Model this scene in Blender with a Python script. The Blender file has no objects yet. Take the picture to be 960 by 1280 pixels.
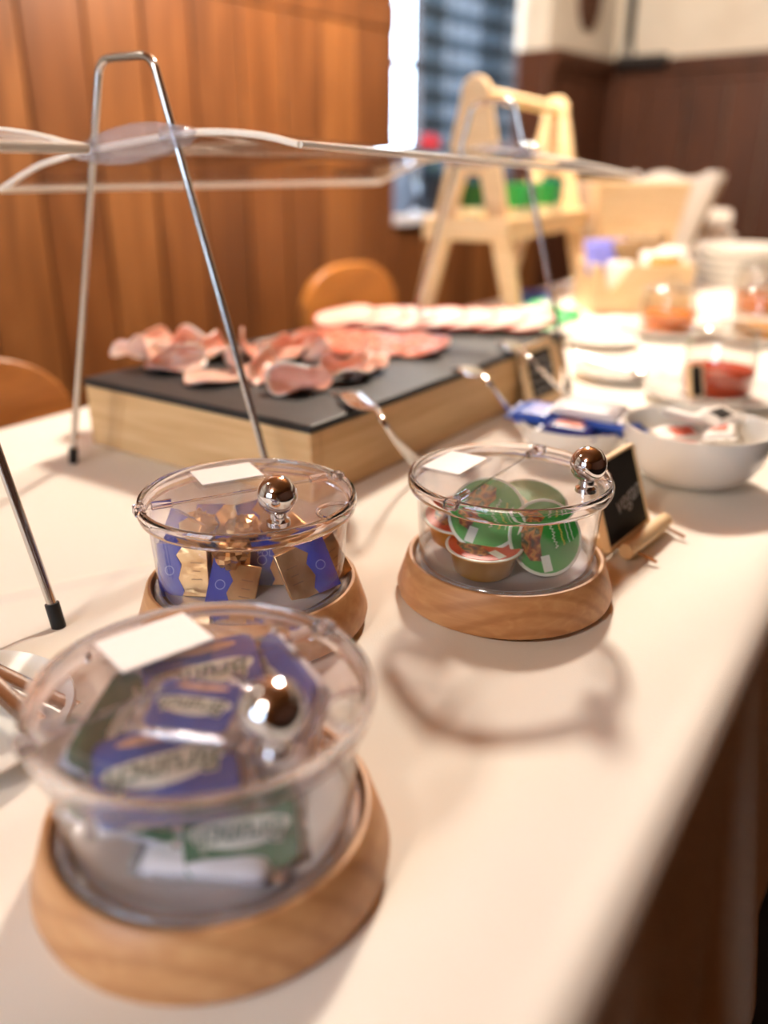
import bpy, bmesh, math, random
from mathutils import Vector, Matrix
random.seed(7)
S = bpy.context.scene
COL = S.collection
T = 0.76                                   # height of the table top above the floor

# ---------------------------------------------------------------- camera
F_PX, PITCH, ROLL, CAM_H = 1040.17, 0.38940, 0.0043, 0.3104
FW = Vector((0, math.cos(PITCH), -math.sin(PITCH)))
UP0 = Vector((0, math.sin(PITCH), math.cos(PITCH)))
RT0 = Vector((1, 0, 0))
RT = RT0*math.cos(ROLL) + UP0*math.sin(ROLL)
UP = -RT0*math.sin(ROLL) + UP0*math.cos(ROLL)
EYE = Vector((0, 0, T + CAM_H))
cd = bpy.data.cameras.new('camera'); cam = bpy.data.objects.new('camera', cd); COL.objects.link(cam)
cam.matrix_world = Matrix(((RT.x, UP.x, -FW.x, EYE.x), (RT.y, UP.y, -FW.y, EYE.y), (RT.z, UP.z, -FW.z, EYE.z), (0, 0, 0, 1)))
cd.sensor_fit = 'VERTICAL'; cd.sensor_height = 36.0; cd.sensor_width = 27.0
cd.lens = F_PX*36/1280
cd.clip_start = 0.02; cd.clip_end = 60
cd.dof.use_dof = True; cd.dof.focus_distance = 0.565; cd.dof.aperture_fstop = 2.35; cd.dof.aperture_blades = 0
S.camera = cam

# ---------------------------------------------------------------- world and view
w = bpy.data.worlds.new('daylight'); S.world = w; w.use_nodes = True
bg = w.node_tree.nodes['Background']; bg.inputs[0].default_value = (0.62, 0.78, 1.0, 1); bg.inputs[1].default_value = 13.0
S.view_settings.view_transform = 'Standard'; S.view_settings.look = 'None'
S.view_settings.gamma = 1.0; S.view_settings.use_curve_mapping = False
S.view_settings.exposure = 0.20
LAMP_KEY, FILL_SIDE, FILL_NEAR = 460.0, 14.0, 62.0          # emission strength of the globes: key lamp and two added fills
S.cycles.caustics_refractive = False; S.cycles.caustics_reflective = False
S.cycles.max_bounces = 14; S.cycles.transparent_max_bounces = 40; S.cycles.transmission_bounces = 14
S.cycles.use_denoising = True
S.cycles.sample_clamp_indirect = 8.0

def ray(x, y):
    return (FW*F_PX + RT*(x-480) + UP*(640-y)).normalized()
def at(x, y, z=0.0):
    d = ray(x, y); return EYE + d*((T + z - EYE.z)/d.z)
def frame(A):
    a = math.radians(A); return Vector((math.cos(a), math.sin(a), 0)), Vector((math.sin(a), -math.cos(a), 0))
def onplane(x, y, n, k):
    d = ray(x, y); return EYE + d*((k - EYE.dot(n))/d.dot(n))
A_TAB, A_BOX, A_ROOM = 56.5, 55.5, 50.5
tt, tn = frame(A_TAB); bt, bn = frame(A_BOX); rt, rn = frame(A_ROOM)
def P(t, n, z=0.0, fr=(tt, tn)):           # table frame -> world
    return fr[0]*t + fr[1]*n + Vector((0, 0, T + z))

# ---------------------------------------------------------------- materials
def lin(v):
    v /= 255; return v/12.92 if v <= .04045 else ((v+.055)/1.055)**2.4
def rgb(r, g, b): return (lin(r), lin(g), lin(b), 1)
MATS = {}
def mat(name, col, rough=.5, metal=0., trans=0., ior=1.45, spec=.5, sss=0., emit=None, coat=0.):
    if name in MATS: return MATS[name]
    m = bpy.data.materials.new(name); m.use_nodes = True; MATS[name] = m
    b = m.node_tree.nodes['Principled BSDF']
    b.inputs['Base Color'].default_value = col; b.inputs['Roughness'].default_value = rough
    b.inputs['Metallic'].default_value = metal; b.inputs['Transmission Weight'].default_value = trans
    b.inputs['IOR'].default_value = ior; b.inputs['Specular IOR Level'].default_value = spec
    b.inputs['Coat Weight'].default_value = coat
    if sss: b.inputs['Subsurface Weight'].default_value = sss; b.inputs['Subsurface Radius'].default_value = (.006, .003, .002)
    if emit: b.inputs['Emission Color'].default_value = col; b.inputs['Emission Strength'].default_value = emit
    return m
def nd(m, kind, **kw):
    n = m.node_tree.nodes.new(kind)
    for k, v in kw.items(): setattr(n, k, v)
    return n
def lk(m, a, b): m.node_tree.links.new(a, b)
def noise_mat(name, stops, scale=(1, 1, 1), nscale=8., detail=5., dist=0., rough=.5, bump=0., bscale=None, sss=0., metal=0., coat=0., spec=.5):
    m = mat(name, stops[0][1], rough, sss=sss, metal=metal, coat=coat, spec=spec)
    b = m.node_tree.nodes['Principled BSDF']
    tc = nd(m, 'ShaderNodeTexCoord'); mp = nd(m, 'ShaderNodeMapping'); mp.inputs['Scale'].default_value = scale
    nz = nd(m, 'ShaderNodeTexNoise'); nz.inputs['Scale'].default_value = nscale; nz.inputs['Detail'].default_value = detail
    nz.inputs['Distortion'].default_value = dist
    cr = nd(m, 'ShaderNodeValToRGB'); e = cr.color_ramp.elements
    while len(e) < len(stops): e.new(.5)
    for el, (p, c) in zip(e, stops): el.position = p; el.color = c
    lk(m, tc.outputs['Object'], mp.inputs['Vector']); lk(m, mp.outputs[0], nz.inputs['Vector'])
    lk(m, nz.outputs['Fac'], cr.inputs[0]); lk(m, cr.outputs[0], b.inputs['Base Color'])
    if bump:
        bp = nd(m, 'ShaderNodeBump'); bp.inputs['Strength'].default_value = bump; bp.inputs['Distance'].default_value = .002
        n2 = nz
        if bscale:
            n2 = nd(m, 'ShaderNodeTexNoise'); n2.inputs['Scale'].default_value = bscale; lk(m, tc.outputs['Object'], n2.inputs['Vector'])
        lk(m, n2.outputs['Fac'], bp.inputs['Height']); lk(m, bp.outputs[0], b.inputs['Normal'])
    return m
def wood(name, c1, c2, c3, scale, nscale=3., rough=.45, dist=.6):
    return noise_mat(name, [(.25, c1), (.5, c2), (.75, c3)], scale, nscale, 6., dist, rough, bump=.06)

def beech():
    m = wood('beech_wood', rgb(192, 136, 88), rgb(202, 148, 98), rgb(212, 162, 112), (4, 26, 40), 3.2, .42, 1.2)
    b = m.node_tree.nodes['Principled BSDF']; src = b.inputs['Base Color'].links[0].from_socket
    tc = nd(m, 'ShaderNodeTexCoord'); mp = nd(m, 'ShaderNodeMapping'); mp.inputs['Location'].default_value = (.02, .03, .055); mp.inputs['Rotation'].default_value = (0, .06, .5)
    wv = nd(m, 'ShaderNodeTexWave', wave_type='RINGS', rings_direction='X'); wv.inputs['Scale'].default_value = 26; wv.inputs['Distortion'].default_value = 1.6; wv.inputs['Detail'].default_value = 2; wv.inputs['Detail Scale'].default_value = .6
    lk(m, tc.outputs['Object'], mp.inputs[0]); lk(m, mp.outputs[0], wv.inputs[0])
    mx = nd(m, 'ShaderNodeMixRGB', blend_type='MULTIPLY'); cr = nd(m, 'ShaderNodeValToRGB'); e = cr.color_ramp.elements
    e[0].position = .0; e[0].color = (.74, .66, .58, 1); e[1].position = .45; e[1].color = (1, 1, 1, 1)
    lk(m, wv.outputs['Fac'], cr.inputs[0]); mx.inputs[0].default_value = .6; lk(m, src, mx.inputs[1]); lk(m, cr.outputs[0], mx.inputs[2]); lk(m, mx.outputs[0], b.inputs['Base Color'])
    return m
M_BEECH = beech()
M_PINE = wood('pale_pine_wood', rgb(226, 192, 144), rgb(234, 204, 158), rgb(240, 214, 172), (3, 3, 22), 3., .5)
M_BOXW = wood('pale_maple_wood', rgb(206, 164, 112), rgb(220, 182, 130), rgb(230, 196, 146), (2, 2, 30), 4., .5)
M_WALL = [wood('spruce_panel_%s' % k, rgb(*a), rgb(*b_), rgb(*c_), (10, 10, .9), 2.2, .38, .8) for k, a, b_, c_ in (
    ('honey', (98, 58, 30), (124, 76, 38), (146, 94, 52)), ('amber', (88, 51, 25), (112, 66, 32), (132, 83, 44)), ('russet', (80, 46, 23), (102, 60, 30), (124, 77, 41)))]
M_DARKW = wood('dark_stained_wood', rgb(62, 31, 12), rgb(78, 40, 16), rgb(90, 48, 20), (8, 8, 1), 2.4, .65)
M_CHAIR = wood('chair_wood', rgb(150, 92, 36), rgb(172, 108, 44), rgb(188, 122, 54), (3, 3, 14), 3., .4)
M_FLOOR = wood('dark_floor_wood', rgb(14, 9, 6), rgb(18, 12, 8), rgb(24, 15, 10), (1, 12, 1), 3., .6)
M_PLASTER = noise_mat('cream_plaster', [(.3, rgb(206, 192, 172)), (.7, rgb(216, 203, 184))], nscale=6., rough=.9, bump=.1, bscale=60)
M_CEIL = noise_mat('white_plaster', [(.3, rgb(226, 218, 204)), (.7, rgb(234, 227, 214))], nscale=5., rough=.9)
M_CLOTH = noise_mat('white_linen', [(.3, rgb(236, 230, 220)), (.7, rgb(242, 237, 228))], nscale=3., rough=.85, bump=.12, bscale=900, spec=.25)
M_SLATE = noise_mat('black_slate', [(.3, rgb(20, 21, 24)), (.7, rgb(36, 37, 41))], nscale=30., rough=.5, bump=.4)
M_STEEL = mat('brushed_steel', rgb(205, 203, 200), .18, 1.0)
M_CHROME = mat('polished_chrome', rgb(225, 225, 228), .02, 1.0)
M_BLACK = mat('black_rubber', rgb(14, 14, 15), .5)
M_CERAM = mat('white_porcelain', rgb(238, 234, 226), .14, coat=.4)
M_PAPER = mat('white_card', rgb(244, 241, 240), .7)
M_GLASS = mat('jam_glass', (1, 1, 1, 1), .0, trans=1., ior=1.3)
M_CHALK = noise_mat('chalkboard', [(.3, rgb(16, 16, 17)), (.7, rgb(26, 26, 27))], nscale=20., rough=.7)
M_CHALKW = mat('white_chalk', rgb(190, 190, 190), .9)

def clear(name, tint, rough=.03, ior=1.49, gain=1.0, haze=0.0):
    """Thin clear plastic: straight-through transmission with Fresnel reflection, a touch of surface haze."""
    m = bpy.data.materials.new(name); m.use_nodes = True; MATS[name] = m
    nt = m.node_tree; nt.nodes.clear()
    out = nd(m, 'ShaderNodeOutputMaterial'); tr = nd(m, 'ShaderNodeBsdfTransparent'); gl = nd(m, 'ShaderNodeBsdfGlossy')
    df = nd(m, 'ShaderNodeBsdfDiffuse'); mx = nd(m, 'ShaderNodeMixShader'); m2 = nd(m, 'ShaderNodeMixShader'); fr = nd(m, 'ShaderNodeFresnel')
    tr.inputs[0].default_value = tint; gl.inputs['Roughness'].default_value = rough; fr.inputs[0].default_value = ior
    df.inputs[0].default_value = (.9, .88, .92, 1); m2.inputs[0].default_value = haze
    mu = nd(m, 'ShaderNodeMath', operation='MULTIPLY'); mu.inputs[1].default_value = gain
    ge = nd(m, 'ShaderNodeNewGeometry'); io = nd(m, 'ShaderNodeMapRange')      # a thin wall reflects alike from both faces
    io.inputs['To Min'].default_value = ior; io.inputs['To Max'].default_value = 1/ior
    lk(m, ge.outputs['Backfacing'], io.inputs['Value']); lk(m, io.outputs[0], fr.inputs[0])
    lk(m, fr.outputs[0], mu.inputs[0]); lk(m, mu.outputs[0], mx.inputs[0])
    lk(m, tr.outputs[0], m2.inputs[1]); lk(m, df.outputs[0], m2.inputs[2])
    lk(m, m2.outputs[0], mx.inputs[1]); lk(m, gl.outputs[0], mx.inputs[2]); lk(m, mx.outputs[0], out.inputs[0])
    return m
M_CLEAR = clear('clear_plastic', (.985, .98, .985, 1))
M_LID = clear('clear_lid_plastic', (.965, .955, .965, 1), haze=.022)
M_RIM = mat('rim_plastic', (.97, .95, .98, 1), .03, trans=1., ior=1.42)
M_RING = clear('foot_ring_plastic', (.9, .9, .92, 1), .08, gain=1.6, haze=.22)
M_FROST = clear('frosted_plastic', (.95, .94, .95, 1), .25, haze=.55)
M_ACRY = clear('canopy_acrylic', (.97, .965, .96, 1), haze=.015)
M_PANE = clear('window_glass', (.97, .98, .98, 1))
M_EDGE = mat('acrylic_edge_glow', rgb(248, 242, 230), .3)  # opaque cream paints the glow of light caught in the clear sheet's edges
M_BRKT = clear('clear_bracket', (.86, .85, .88, 1), .08, haze=.16)

# ---------------------------------------------------------------- mesh helpers
class MB:
    def __init__(s): s.v = []; s.f = []
    def add(s, v, f):
        o = len(s.v); s.v += [Vector(p) for p in v]; s.f += [tuple(i+o for i in q) for q in f]; return s
    def box(s, c, d, R=None):
        c = Vector(c); v = []
        for z in (-1, 1):
            for x, y in ((-1, -1), (1, -1), (1, 1), (-1, 1)):
                p = Vector((x*d[0]/2, y*d[1]/2, z*d[2]/2))
                v.append(c + (R @ p if R else p))
        return s.add(v, [(3, 2, 1, 0), (4, 5, 6, 7), (0, 1, 5, 4), (1, 2, 6, 5), (2, 3, 7, 6), (3, 0, 4, 7)])
    def lathe(s, prof, seg=48, closed=False, R=None, c=(0, 0, 0)):
        v = []; f = []; n = len(prof); c = Vector(c)
        for r, z in prof:
            for k in range(seg):
                a = 2*math.pi*k/seg; p = Vector((r*math.cos(a), r*math.sin(a), z)); v.append(c + (R @ p if R else p))
        for i in range(n if closed else n-1):
            j = (i+1) % n
            for k in range(seg):
                q = (k+1) % seg; f.append((i*seg+k, i*seg+q, j*seg+q, j*seg+k))
        return s.add(v, f)
    def tube(s, pts, r, seg=10, flat=1.0, caps=True):
        pts = [Vector(p) for p in pts]; n = len(pts)
        rr = r if isinstance(r, (list, tuple)) else [r]*n
        ref = Vector((0, 0, 1)); v = []; f = []
        for i, p in enumerate(pts):
            d = (pts[min(i+1, n-1)] - pts[max(i-1, 0)]).normalized()
            if abs(d.dot(ref)) > .97: ref = Vector((1, 0, 0)) if abs(d.x) < .9 else Vector((0, 1, 0))
            a = d.cross(ref).normalized(); b = a.cross(d).normalized(); ref = b
            rad = rr[i]; ra, rb = rad if isinstance(rad, tuple) else (rad, rad*flat)
            for k in range(seg):
                t = 2*math.pi*k/seg; v.append(p + a*math.cos(t)*ra + b*math.sin(t)*rb)
        for i in range(n-1):
            for k in range(seg):
                q = (k+1) % seg; f.append((i*seg+k, i*seg+q, (i+1)*seg+q, (i+1)*seg+k))
        if caps: f += [tuple(range(seg))[::-1], tuple((n-1)*seg+k for k in range(seg))]
        return s.add(v, f)
    def prism(s, poly, h0, h1, fn=None):
        """poly: list of (x,y); extruded from h0 to h1; fn maps (x,y,h) to a point"""
        fn = fn or (lambda x, y, h: Vector((x, y, h))); n = len(poly)
        v = [fn(x, y, h0) for x, y in poly] + [fn(x, y, h1) for x, y in poly]
        f = [tuple(range(n))[::-1], tuple(range(n, 2*n))] + [(i, (i+1) % n, n+(i+1) % n, n+i) for i in range(n)]
        return s.add(v, f)
    def grid(s, pts, nu, nv):              # pts[u][v] row-major
        return s.add(pts, [(i*nv+j, i*nv+j+1, (i+1)*nv+j+1, (i+1)*nv+j) for i in range(nu-1) for j in range(nv-1)])
    def shell(s, fn, nu, nv, th, wrap=False):
        """closed slab: fn(i,j) -> point, thickness th along local normal"""
        g = [[Vector(fn(i, j)) for j in range(nv)] for i in range(nu)]
        def nrm(i, j):
            du = g[min(i+1, nu-1)][j] - g[max(i-1, 0)][j]
            dv = g[i][(j+1) % nv if wrap else min(j+1, nv-1)] - g[i][(j-1) % nv if wrap else max(j-1, 0)]
            q = du.cross(dv); return q.normalized() if q.length > 1e-12 else Vector((0, 0, 1))
        N = [[nrm(i, j) for j in range(nv)] for i in range(nu)]
        top = [g[i][j] + N[i][j]*th/2 for i in range(nu) for j in range(nv)]; bot = [g[i][j] - N[i][j]*th/2 for i in range(nu) for j in range(nv)]
        o = nu*nv; f = []
        jm = nv if wrap else nv-1
        for i in range(nu-1):
            for j in range(jm):
                q = (j+1) % nv; a = (i*nv+j, i*nv+q, (i+1)*nv+q, (i+1)*nv+j)
                f.append(a); f.append(tuple(x+o for x in a[::-1]))
        for i in (0, nu-1):
            for j in range(jm):
                q = (j+1) % nv; f.append((i*nv+j, i*nv+q, i*nv+q+o, i*nv+j+o))
        if not wrap:
            for j in (0, nv-1):
                for i in range(nu-1): f.append((i*nv+j, (i+1)*nv+j, (i+1)*nv+j+o, i*nv+j+o))
        return s.add(top+bot, f)
    def mesh(s, name, m, smooth=True, angle=40):
        me = bpy.data.meshes.new(name); me.from_pydata([tuple(p) for p in s.v], [], s.f)
        bm = bmesh.new(); bm.from_mesh(me); bmesh.ops.recalc_face_normals(bm, faces=bm.faces)
        if smooth:
            for fc in bm.faces: fc.smooth = True
            for e in bm.edges:
                if len(e.link_faces) == 2 and e.calc_face_angle(0) > math.radians(angle): e.smooth = False
        bm.to_mesh(me); bm.free(); me.materials.append(m); return me
    def build(s, name, m, parent=None, smooth=True, bevel=0., seg=2, angle=40, **kw):
        o = bpy.data.objects.new(name, s.mesh(name, m, smooth, angle)); COL.objects.link(o)
        if parent: o.parent = parent
        if bevel:
            b = o.modifiers.new('edge', 'BEVEL'); b.width = bevel; b.segments = seg; b.limit_method = 'ANGLE'; b.angle_limit = math.radians(35)
        if kw: tag(o, **kw)
        return o
def tag(o, label=None, cat=None, group=None, kind=None):
    if label: o['label'] = label
    if cat: o['category'] = cat
    if group: o['group'] = group
    if kind: o['kind'] = kind
    return o
def empty(name, loc, rz=0., label=None, cat=None, group=None, R=None, kind=None):
    o = bpy.data.objects.new(name, None); COL.objects.link(o); o.empty_display_size = .02
    if R is not None: o.matrix_world = Matrix.Translation(Vector(loc)) @ R.to_4x4()
    else: o.location = loc; o.rotation_euler = (0, 0, rz)
    return tag(o, label, cat, group, kind)
def copy_tree(o, parent=None):
    c = o.copy(); COL.objects.link(c); c.parent = parent
    for ch in [x for x in bpy.data.objects if x.parent == o]: copy_tree(ch, c)
    return c
def text(name, s, size, m, parent, M, extrude=.0002, offset=0., shear=0., space=1.0):
    cu = bpy.data.curves.new(name, 'FONT'); cu.body = s; cu.size = size; cu.extrude = extrude; cu.offset = offset; cu.shear = shear
    cu.align_x = 'CENTER'; cu.align_y = 'CENTER'; cu.space_character = space; cu.resolution_u = 3
    tmp = bpy.data.objects.new(name, cu); COL.objects.link(tmp)
    dg = bpy.context.evaluated_depsgraph_get(); me = bpy.data.meshes.new_from_object(tmp.evaluated_get(dg))
    bpy.data.objects.remove(tmp); bpy.data.curves.remove(cu)
    me.materials.clear(); me.materials.append(m)
    o = bpy.data.objects.new(name, me); COL.objects.link(o); o.parent = parent; o.matrix_local = M; return o
def TM(x, y, z, rz=0.): return Matrix.Translation((x, y, z)) @ Matrix.Rotation(rz, 4, 'Z')
def basis(x, y, z): return Matrix((x, y, z)).transposed()
def arc(n, a0, a1): return [a0 + (a1-a0)*k/(n-1) for k in range(n)]

# ================================================================ ROOM
WN, BT_, NT_, RN_ = -2.04, 4.23, -2.3, 2.6         # wall planes in the room frame
H_CEIL, H_PAN = 2.36, T + .80
def R_(t, n, z): return rt*t + rn*n + Vector((0, 0, z))
RB = basis(rt, rn, Vector((0, 0, 1)))               # local x along rt, y along rn
def rbox(mb, t0, t1, n0, n1, z0, z1): return mb.box(R_((t0+t1)/2, (n0+n1)/2, (z0+z1)/2), (t1-t0, n1-n0, z1-z0), RB)
m = MB(); rbox(m, NT_-.4, BT_+.3, WN-.5, RN_+.3, -.06, 0); m.build('floor', M_FLOOR, smooth=False, kind='structure')
m = MB(); rbox(m, NT_-.4, BT_+.3, WN-.5, RN_+.3, H_CEIL, H_CEIL+.06); m.build('ceiling', M_WALL[1], smooth=False, kind='structure')
# wall_left with window opening
W0, W1, WZ0, WZ1, WD = 2.53, 3.60, T+.155, 2.05, .36
m = MB()
rbox(m, NT_-.3, W0, WN-WD, WN-.022, 0, H_CEIL); rbox(m, W1, BT_+.3, WN-WD, WN-.022, 0, H_CEIL)
rbox(m, W0, W1, WN-WD, WN-.022, 0, WZ0-.03); rbox(m, W0, W1, WN-WD, WN-.022, WZ1, H_CEIL)
wall_left = m.build('wall_left', M_PLASTER, smooth=False, kind='structure')
def planks(parent, a0, a1, width, z0, z1, axis, mats, skip=None, k0=0):
    a = a0; k = k0
    while a < a1 - .02:
        b = min(a + width*(.94 + .12*((k*37) % 10)/10), a1)
        if a1 - b < .06: b = a1
        zz0, zz1 = z0, z1
        if skip and a >= skip[0]-.02 and b <= skip[1]+.02: zz1 = skip[2]
        q = MB(); lip = .0035 + .002*((k*5) % 3)
        if axis == 't': rbox(q, a+.003, b-.003, WN-.022, WN-.004+lip*.3, zz0, zz1)
        else: q.box(R_(BT_+.011, (a+b)/2, (zz0+zz1)/2), (.018+lip*.3, b-a-.006, zz1-zz0), RB)
        q.build('plank', mats[(k*7+k//3) % len(mats)], parent, smooth=False, bevel=.004)
        a = b; k += 1
planks(wall_left, -.20, W0, .17, .12, H_PAN-.05, 't', M_WALL)
planks(wall_left, W0, W1, .178, .12, WZ0-.035, 't', M_WALL, k0=4)
planks(wall_left, W1, BT_, .158, .12, H_PAN-.05, 't', [M_DARKW], k0=2)
m = MB(); rbox(m, BT_-.035, BT_+.004, WN-.022, WN+.035, .12, H_PAN-.055); m.build('corner_post', M_DARKW, wall_left, smooth=False, bevel=.004)
m = MB(); rbox(m, NT_, W0, WN-.022, WN+.003, H_PAN-.05, H_PAN+.03); m.build('cap_rail', M_WALL[2], wall_left, bevel=.006)
planks(wall_left, -.20, W0, .17, H_PAN+.03, H_CEIL, 't', [M_WALL[2]])
m = MB(); rbox(m, W1, BT_, WN-.022, WN+.035, H_PAN-.055, H_PAN); rbox(m, W1, BT_, WN-.022, WN+.012, H_PAN-.10, H_PAN-.055)
m.build('cap_rail', M_DARKW, wall_left, bevel=.006)
m = MB(); rbox(m, NT_, BT_, WN-.022, WN+.006, 0, .12); m.build('baseboard_left', M_DARKW, smooth=False, kind='structure')
m = MB(); rbox(m, W1-.004, W1+.0, WN-.30, WN-.02, WZ0, H_PAN-.0); m.build('reveal_board', M_DARKW, wall_left, smooth=False)
# wall_back
m = MB(); rbox(m, BT_+.022, BT_+.3, WN-.5, RN_+.3, 0, H_CEIL); wall_back = m.build('wall_back', M_PLASTER, smooth=False, kind='structure')
planks(wall_back, WN, RN_, .19, .0, H_PAN-.05, 'n', [M_DARKW])
m = MB(); rbox(m, BT_-.03, BT_+.022, WN, RN_, H_PAN-.055, H_PAN); rbox(m, BT_-.008, BT_+.022, WN, RN_, H_PAN-.10, H_PAN-.055)
m.build('cap_rail', M_DARKW, wall_back, bevel=.006)
# the two walls behind the photographer
m = MB(); rbox(m, NT_-.3, BT_+.3, RN_, RN_+.3, 0, H_CEIL); wr = m.build('wall_right', M_DARKW, smooth=False, kind='structure')
m = MB(); V0, V1, VZ0, VZ1 = -1.15, .25, 1.0, 2.05
rbox(m, NT_-.3, NT_, WN-.5, V0, 0, H_CEIL); rbox(m, NT_-.3, NT_, V1, RN_+.3, 0, H_CEIL)
rbox(m, NT_-.3, NT_, V0, V1, 0, VZ0); rbox(m, NT_-.3, NT_, V0, V1, VZ1, H_CEIL)
m.build('wall_near', M_WALL[1], smooth=False, kind='structure')

# window in the panelled wall: frame, panes, sill
win = empty('window_1', R_((W0+W1)/2, WN-.27, WZ0), kind='structure')
def wpart(name, mt, boxes, par):
    q = MB()
    for b in boxes: rbox(q, *b)
    o = q.build(name, mt, None, smooth=False, bevel=.003); o.parent = par; o.matrix_parent_inverse = Matrix.Translation(-par.location); return o
GN = WN-.27
M_WFR = mat('white_window_paint', rgb(206, 206, 210), .4); M_WDK = mat('dark_window_frame', rgb(60, 42, 34), .5)
wpart('window_frame', M_WDK, [(W0, W0+.05, GN-.03, GN+.03, WZ0, WZ1), (W1-.05, W1, GN-.03, GN+.03, WZ0, WZ1), (W0, W1, GN-.03, GN+.03, WZ0, WZ0+.05), (W0, W1, GN-.03, GN+.03, WZ1-.05, WZ1)], win)
wpart('mullion', M_WDK, [(3.005, 3.055, GN-.03, GN+.03, WZ0+.05, WZ1-.05)], win)
for z in (T+.40, T+.70, T+1.0):
    wpart('glazing_bar', M_WDK, [(W0+.05, 3.005, GN-.012, GN+.012, z-.012, z+.012)], win)
    wpart('glazing_bar', M_WDK, [(3.055, W1-.05, GN-.012, GN+.012, z-.012, z+.012)], win)
zs = [WZ0+.05, T+.40, T+.70, T+1.0, WZ1-.05]
for a, b in ((W0+.05, 3.005), (3.055, W1-.05)):
    for z0, z1 in zip(zs, zs[1:]): wpart('pane', M_PANE, [(a, b, GN-.002, GN+.002, z0+.012, z1-.012)], win)
wpart('window_sill', M_WFR, [(W0, W1, GN+.03, WN+.03, WZ0-.03, WZ0)], win)
win2 = empty('window_2', R_(NT_-.15, (V0+V1)/2, VZ0), kind='structure')
bs = [(NT_-.18, NT_-.12, V0, V0+.05, VZ0, VZ1), (NT_-.18, NT_-.12, V1-.05, V1, VZ0, VZ1), (NT_-.18, NT_-.12, V0, V1, VZ0, VZ0+.05), (NT_-.18, NT_-.12, V0, V1, VZ1-.05, VZ1), (NT_-.17, NT_-.13, -.48, -.42, VZ0, VZ1)]
wpart('window_frame', M_WFR, bs, win2)
wpart('pane', M_PANE, [(NT_-.152, NT_-.148, V0+.05, -.48, VZ0+.05, VZ1-.05)], win2); wpart('pane', M_PANE, [(NT_-.152, NT_-.148, -.42, V1-.05, VZ0+.05, VZ1-.05)], win2)

# checked curtain
def plaid():
    m = bpy.data.materials.new('blue_checked_curtain'); m.use_nodes = True; b = m.node_tree.nodes['Principled BSDF']; b.inputs['Roughness'].default_value = .9
    uv = nd(m, 'ShaderNodeUVMap'); sp = nd(m, 'ShaderNodeSeparateXYZ'); lk(m, uv.outputs[0], sp.inputs[0])
    fac = []
    for ax in (0, 1):
        fr_ = nd(m, 'ShaderNodeMath', operation='FRACT'); lt = nd(m, 'ShaderNodeMath', operation='LESS_THAN'); lt.inputs[1].default_value = .42
        lk(m, sp.outputs[ax], fr_.inputs[0]); lk(m, fr_.outputs[0], lt.inputs[0]); fac.append(lt)
    ad = nd(m, 'ShaderNodeMath', operation='ADD'); lk(m, fac[0].outputs[0], ad.inputs[0]); lk(m, fac[1].outputs[0], ad.inputs[1])
    hf = nd(m, 'ShaderNodeMath', operation='MULTIPLY'); hf.inputs[1].default_value = .5; lk(m, ad.outputs[0], hf.inputs[0])
    cr = nd(m, 'ShaderNodeValToRGB'); e = cr.color_ramp.elements; e.new(.5)
    for el, (p, c) in zip(e, ((0, rgb(104, 118, 134)), (.5, rgb(54, 70, 84)), (1, rgb(20, 30, 36)))): el.position = p; el.color = c
    lk(m, hf.outputs[0], cr.inputs[0]); lk(m, cr.outputs[0], b.inputs['Base Color'])
    tl = nd(m, 'ShaderNodeBsdfTranslucent'); mx = nd(m, 'ShaderNodeMixShader'); mx.inputs[0].default_value = .16
    lk(m, cr.outputs[0], tl.inputs[0]); out = m.node_tree.nodes['Material Output']
    lk(m, b.outputs[0], mx.inputs[1]); lk(m, tl.outputs[0], mx.inputs[2]); lk(m, mx.outputs[0], out.inputs[0]); return m
nu, nv = 60, 30; CN = WN-.18
pts = []
for i in range(nu):
    for j in range(nv):
        s_ = i/(nu-1); z = WZ0+.012 + (WZ1-.05-WZ0)*j/(nv-1)
        pts.append(R_(2.91 + .67*s_, CN + .022*math.sin(s_*34) + .006*math.sin(s_*71+j*.2), z))
q = MB().grid(pts, nu, nv); me = q.mesh('curtain', plaid())
uvl = me.uv_layers.new(name='UVMap')
for lp in me.loops:
    i, j = divmod(lp.vertex_index, nv); uvl.data[lp.index].uv = (i/(nu-1)*7, j/(nv-1)*11)
cu = bpy.data.objects.new('curtain', me); COL.objects.link(cu)
cr = empty('window_curtain', R_(3.3, CN, T+.36), label='blue and grey checked curtain hanging in the window recess', cat='curtain')
cu.parent = cr; cu.matrix_parent_inverse = Matrix.Translation(-cr.location)
o = MB().tube([R_(2.88, CN, WZ1-.03), R_(3.60, CN, WZ1-.03)], .008).build('curtain_rod', M_WDK); o.parent = cr; o.matrix_parent_inverse = Matrix.Translation(-cr.location)
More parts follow.
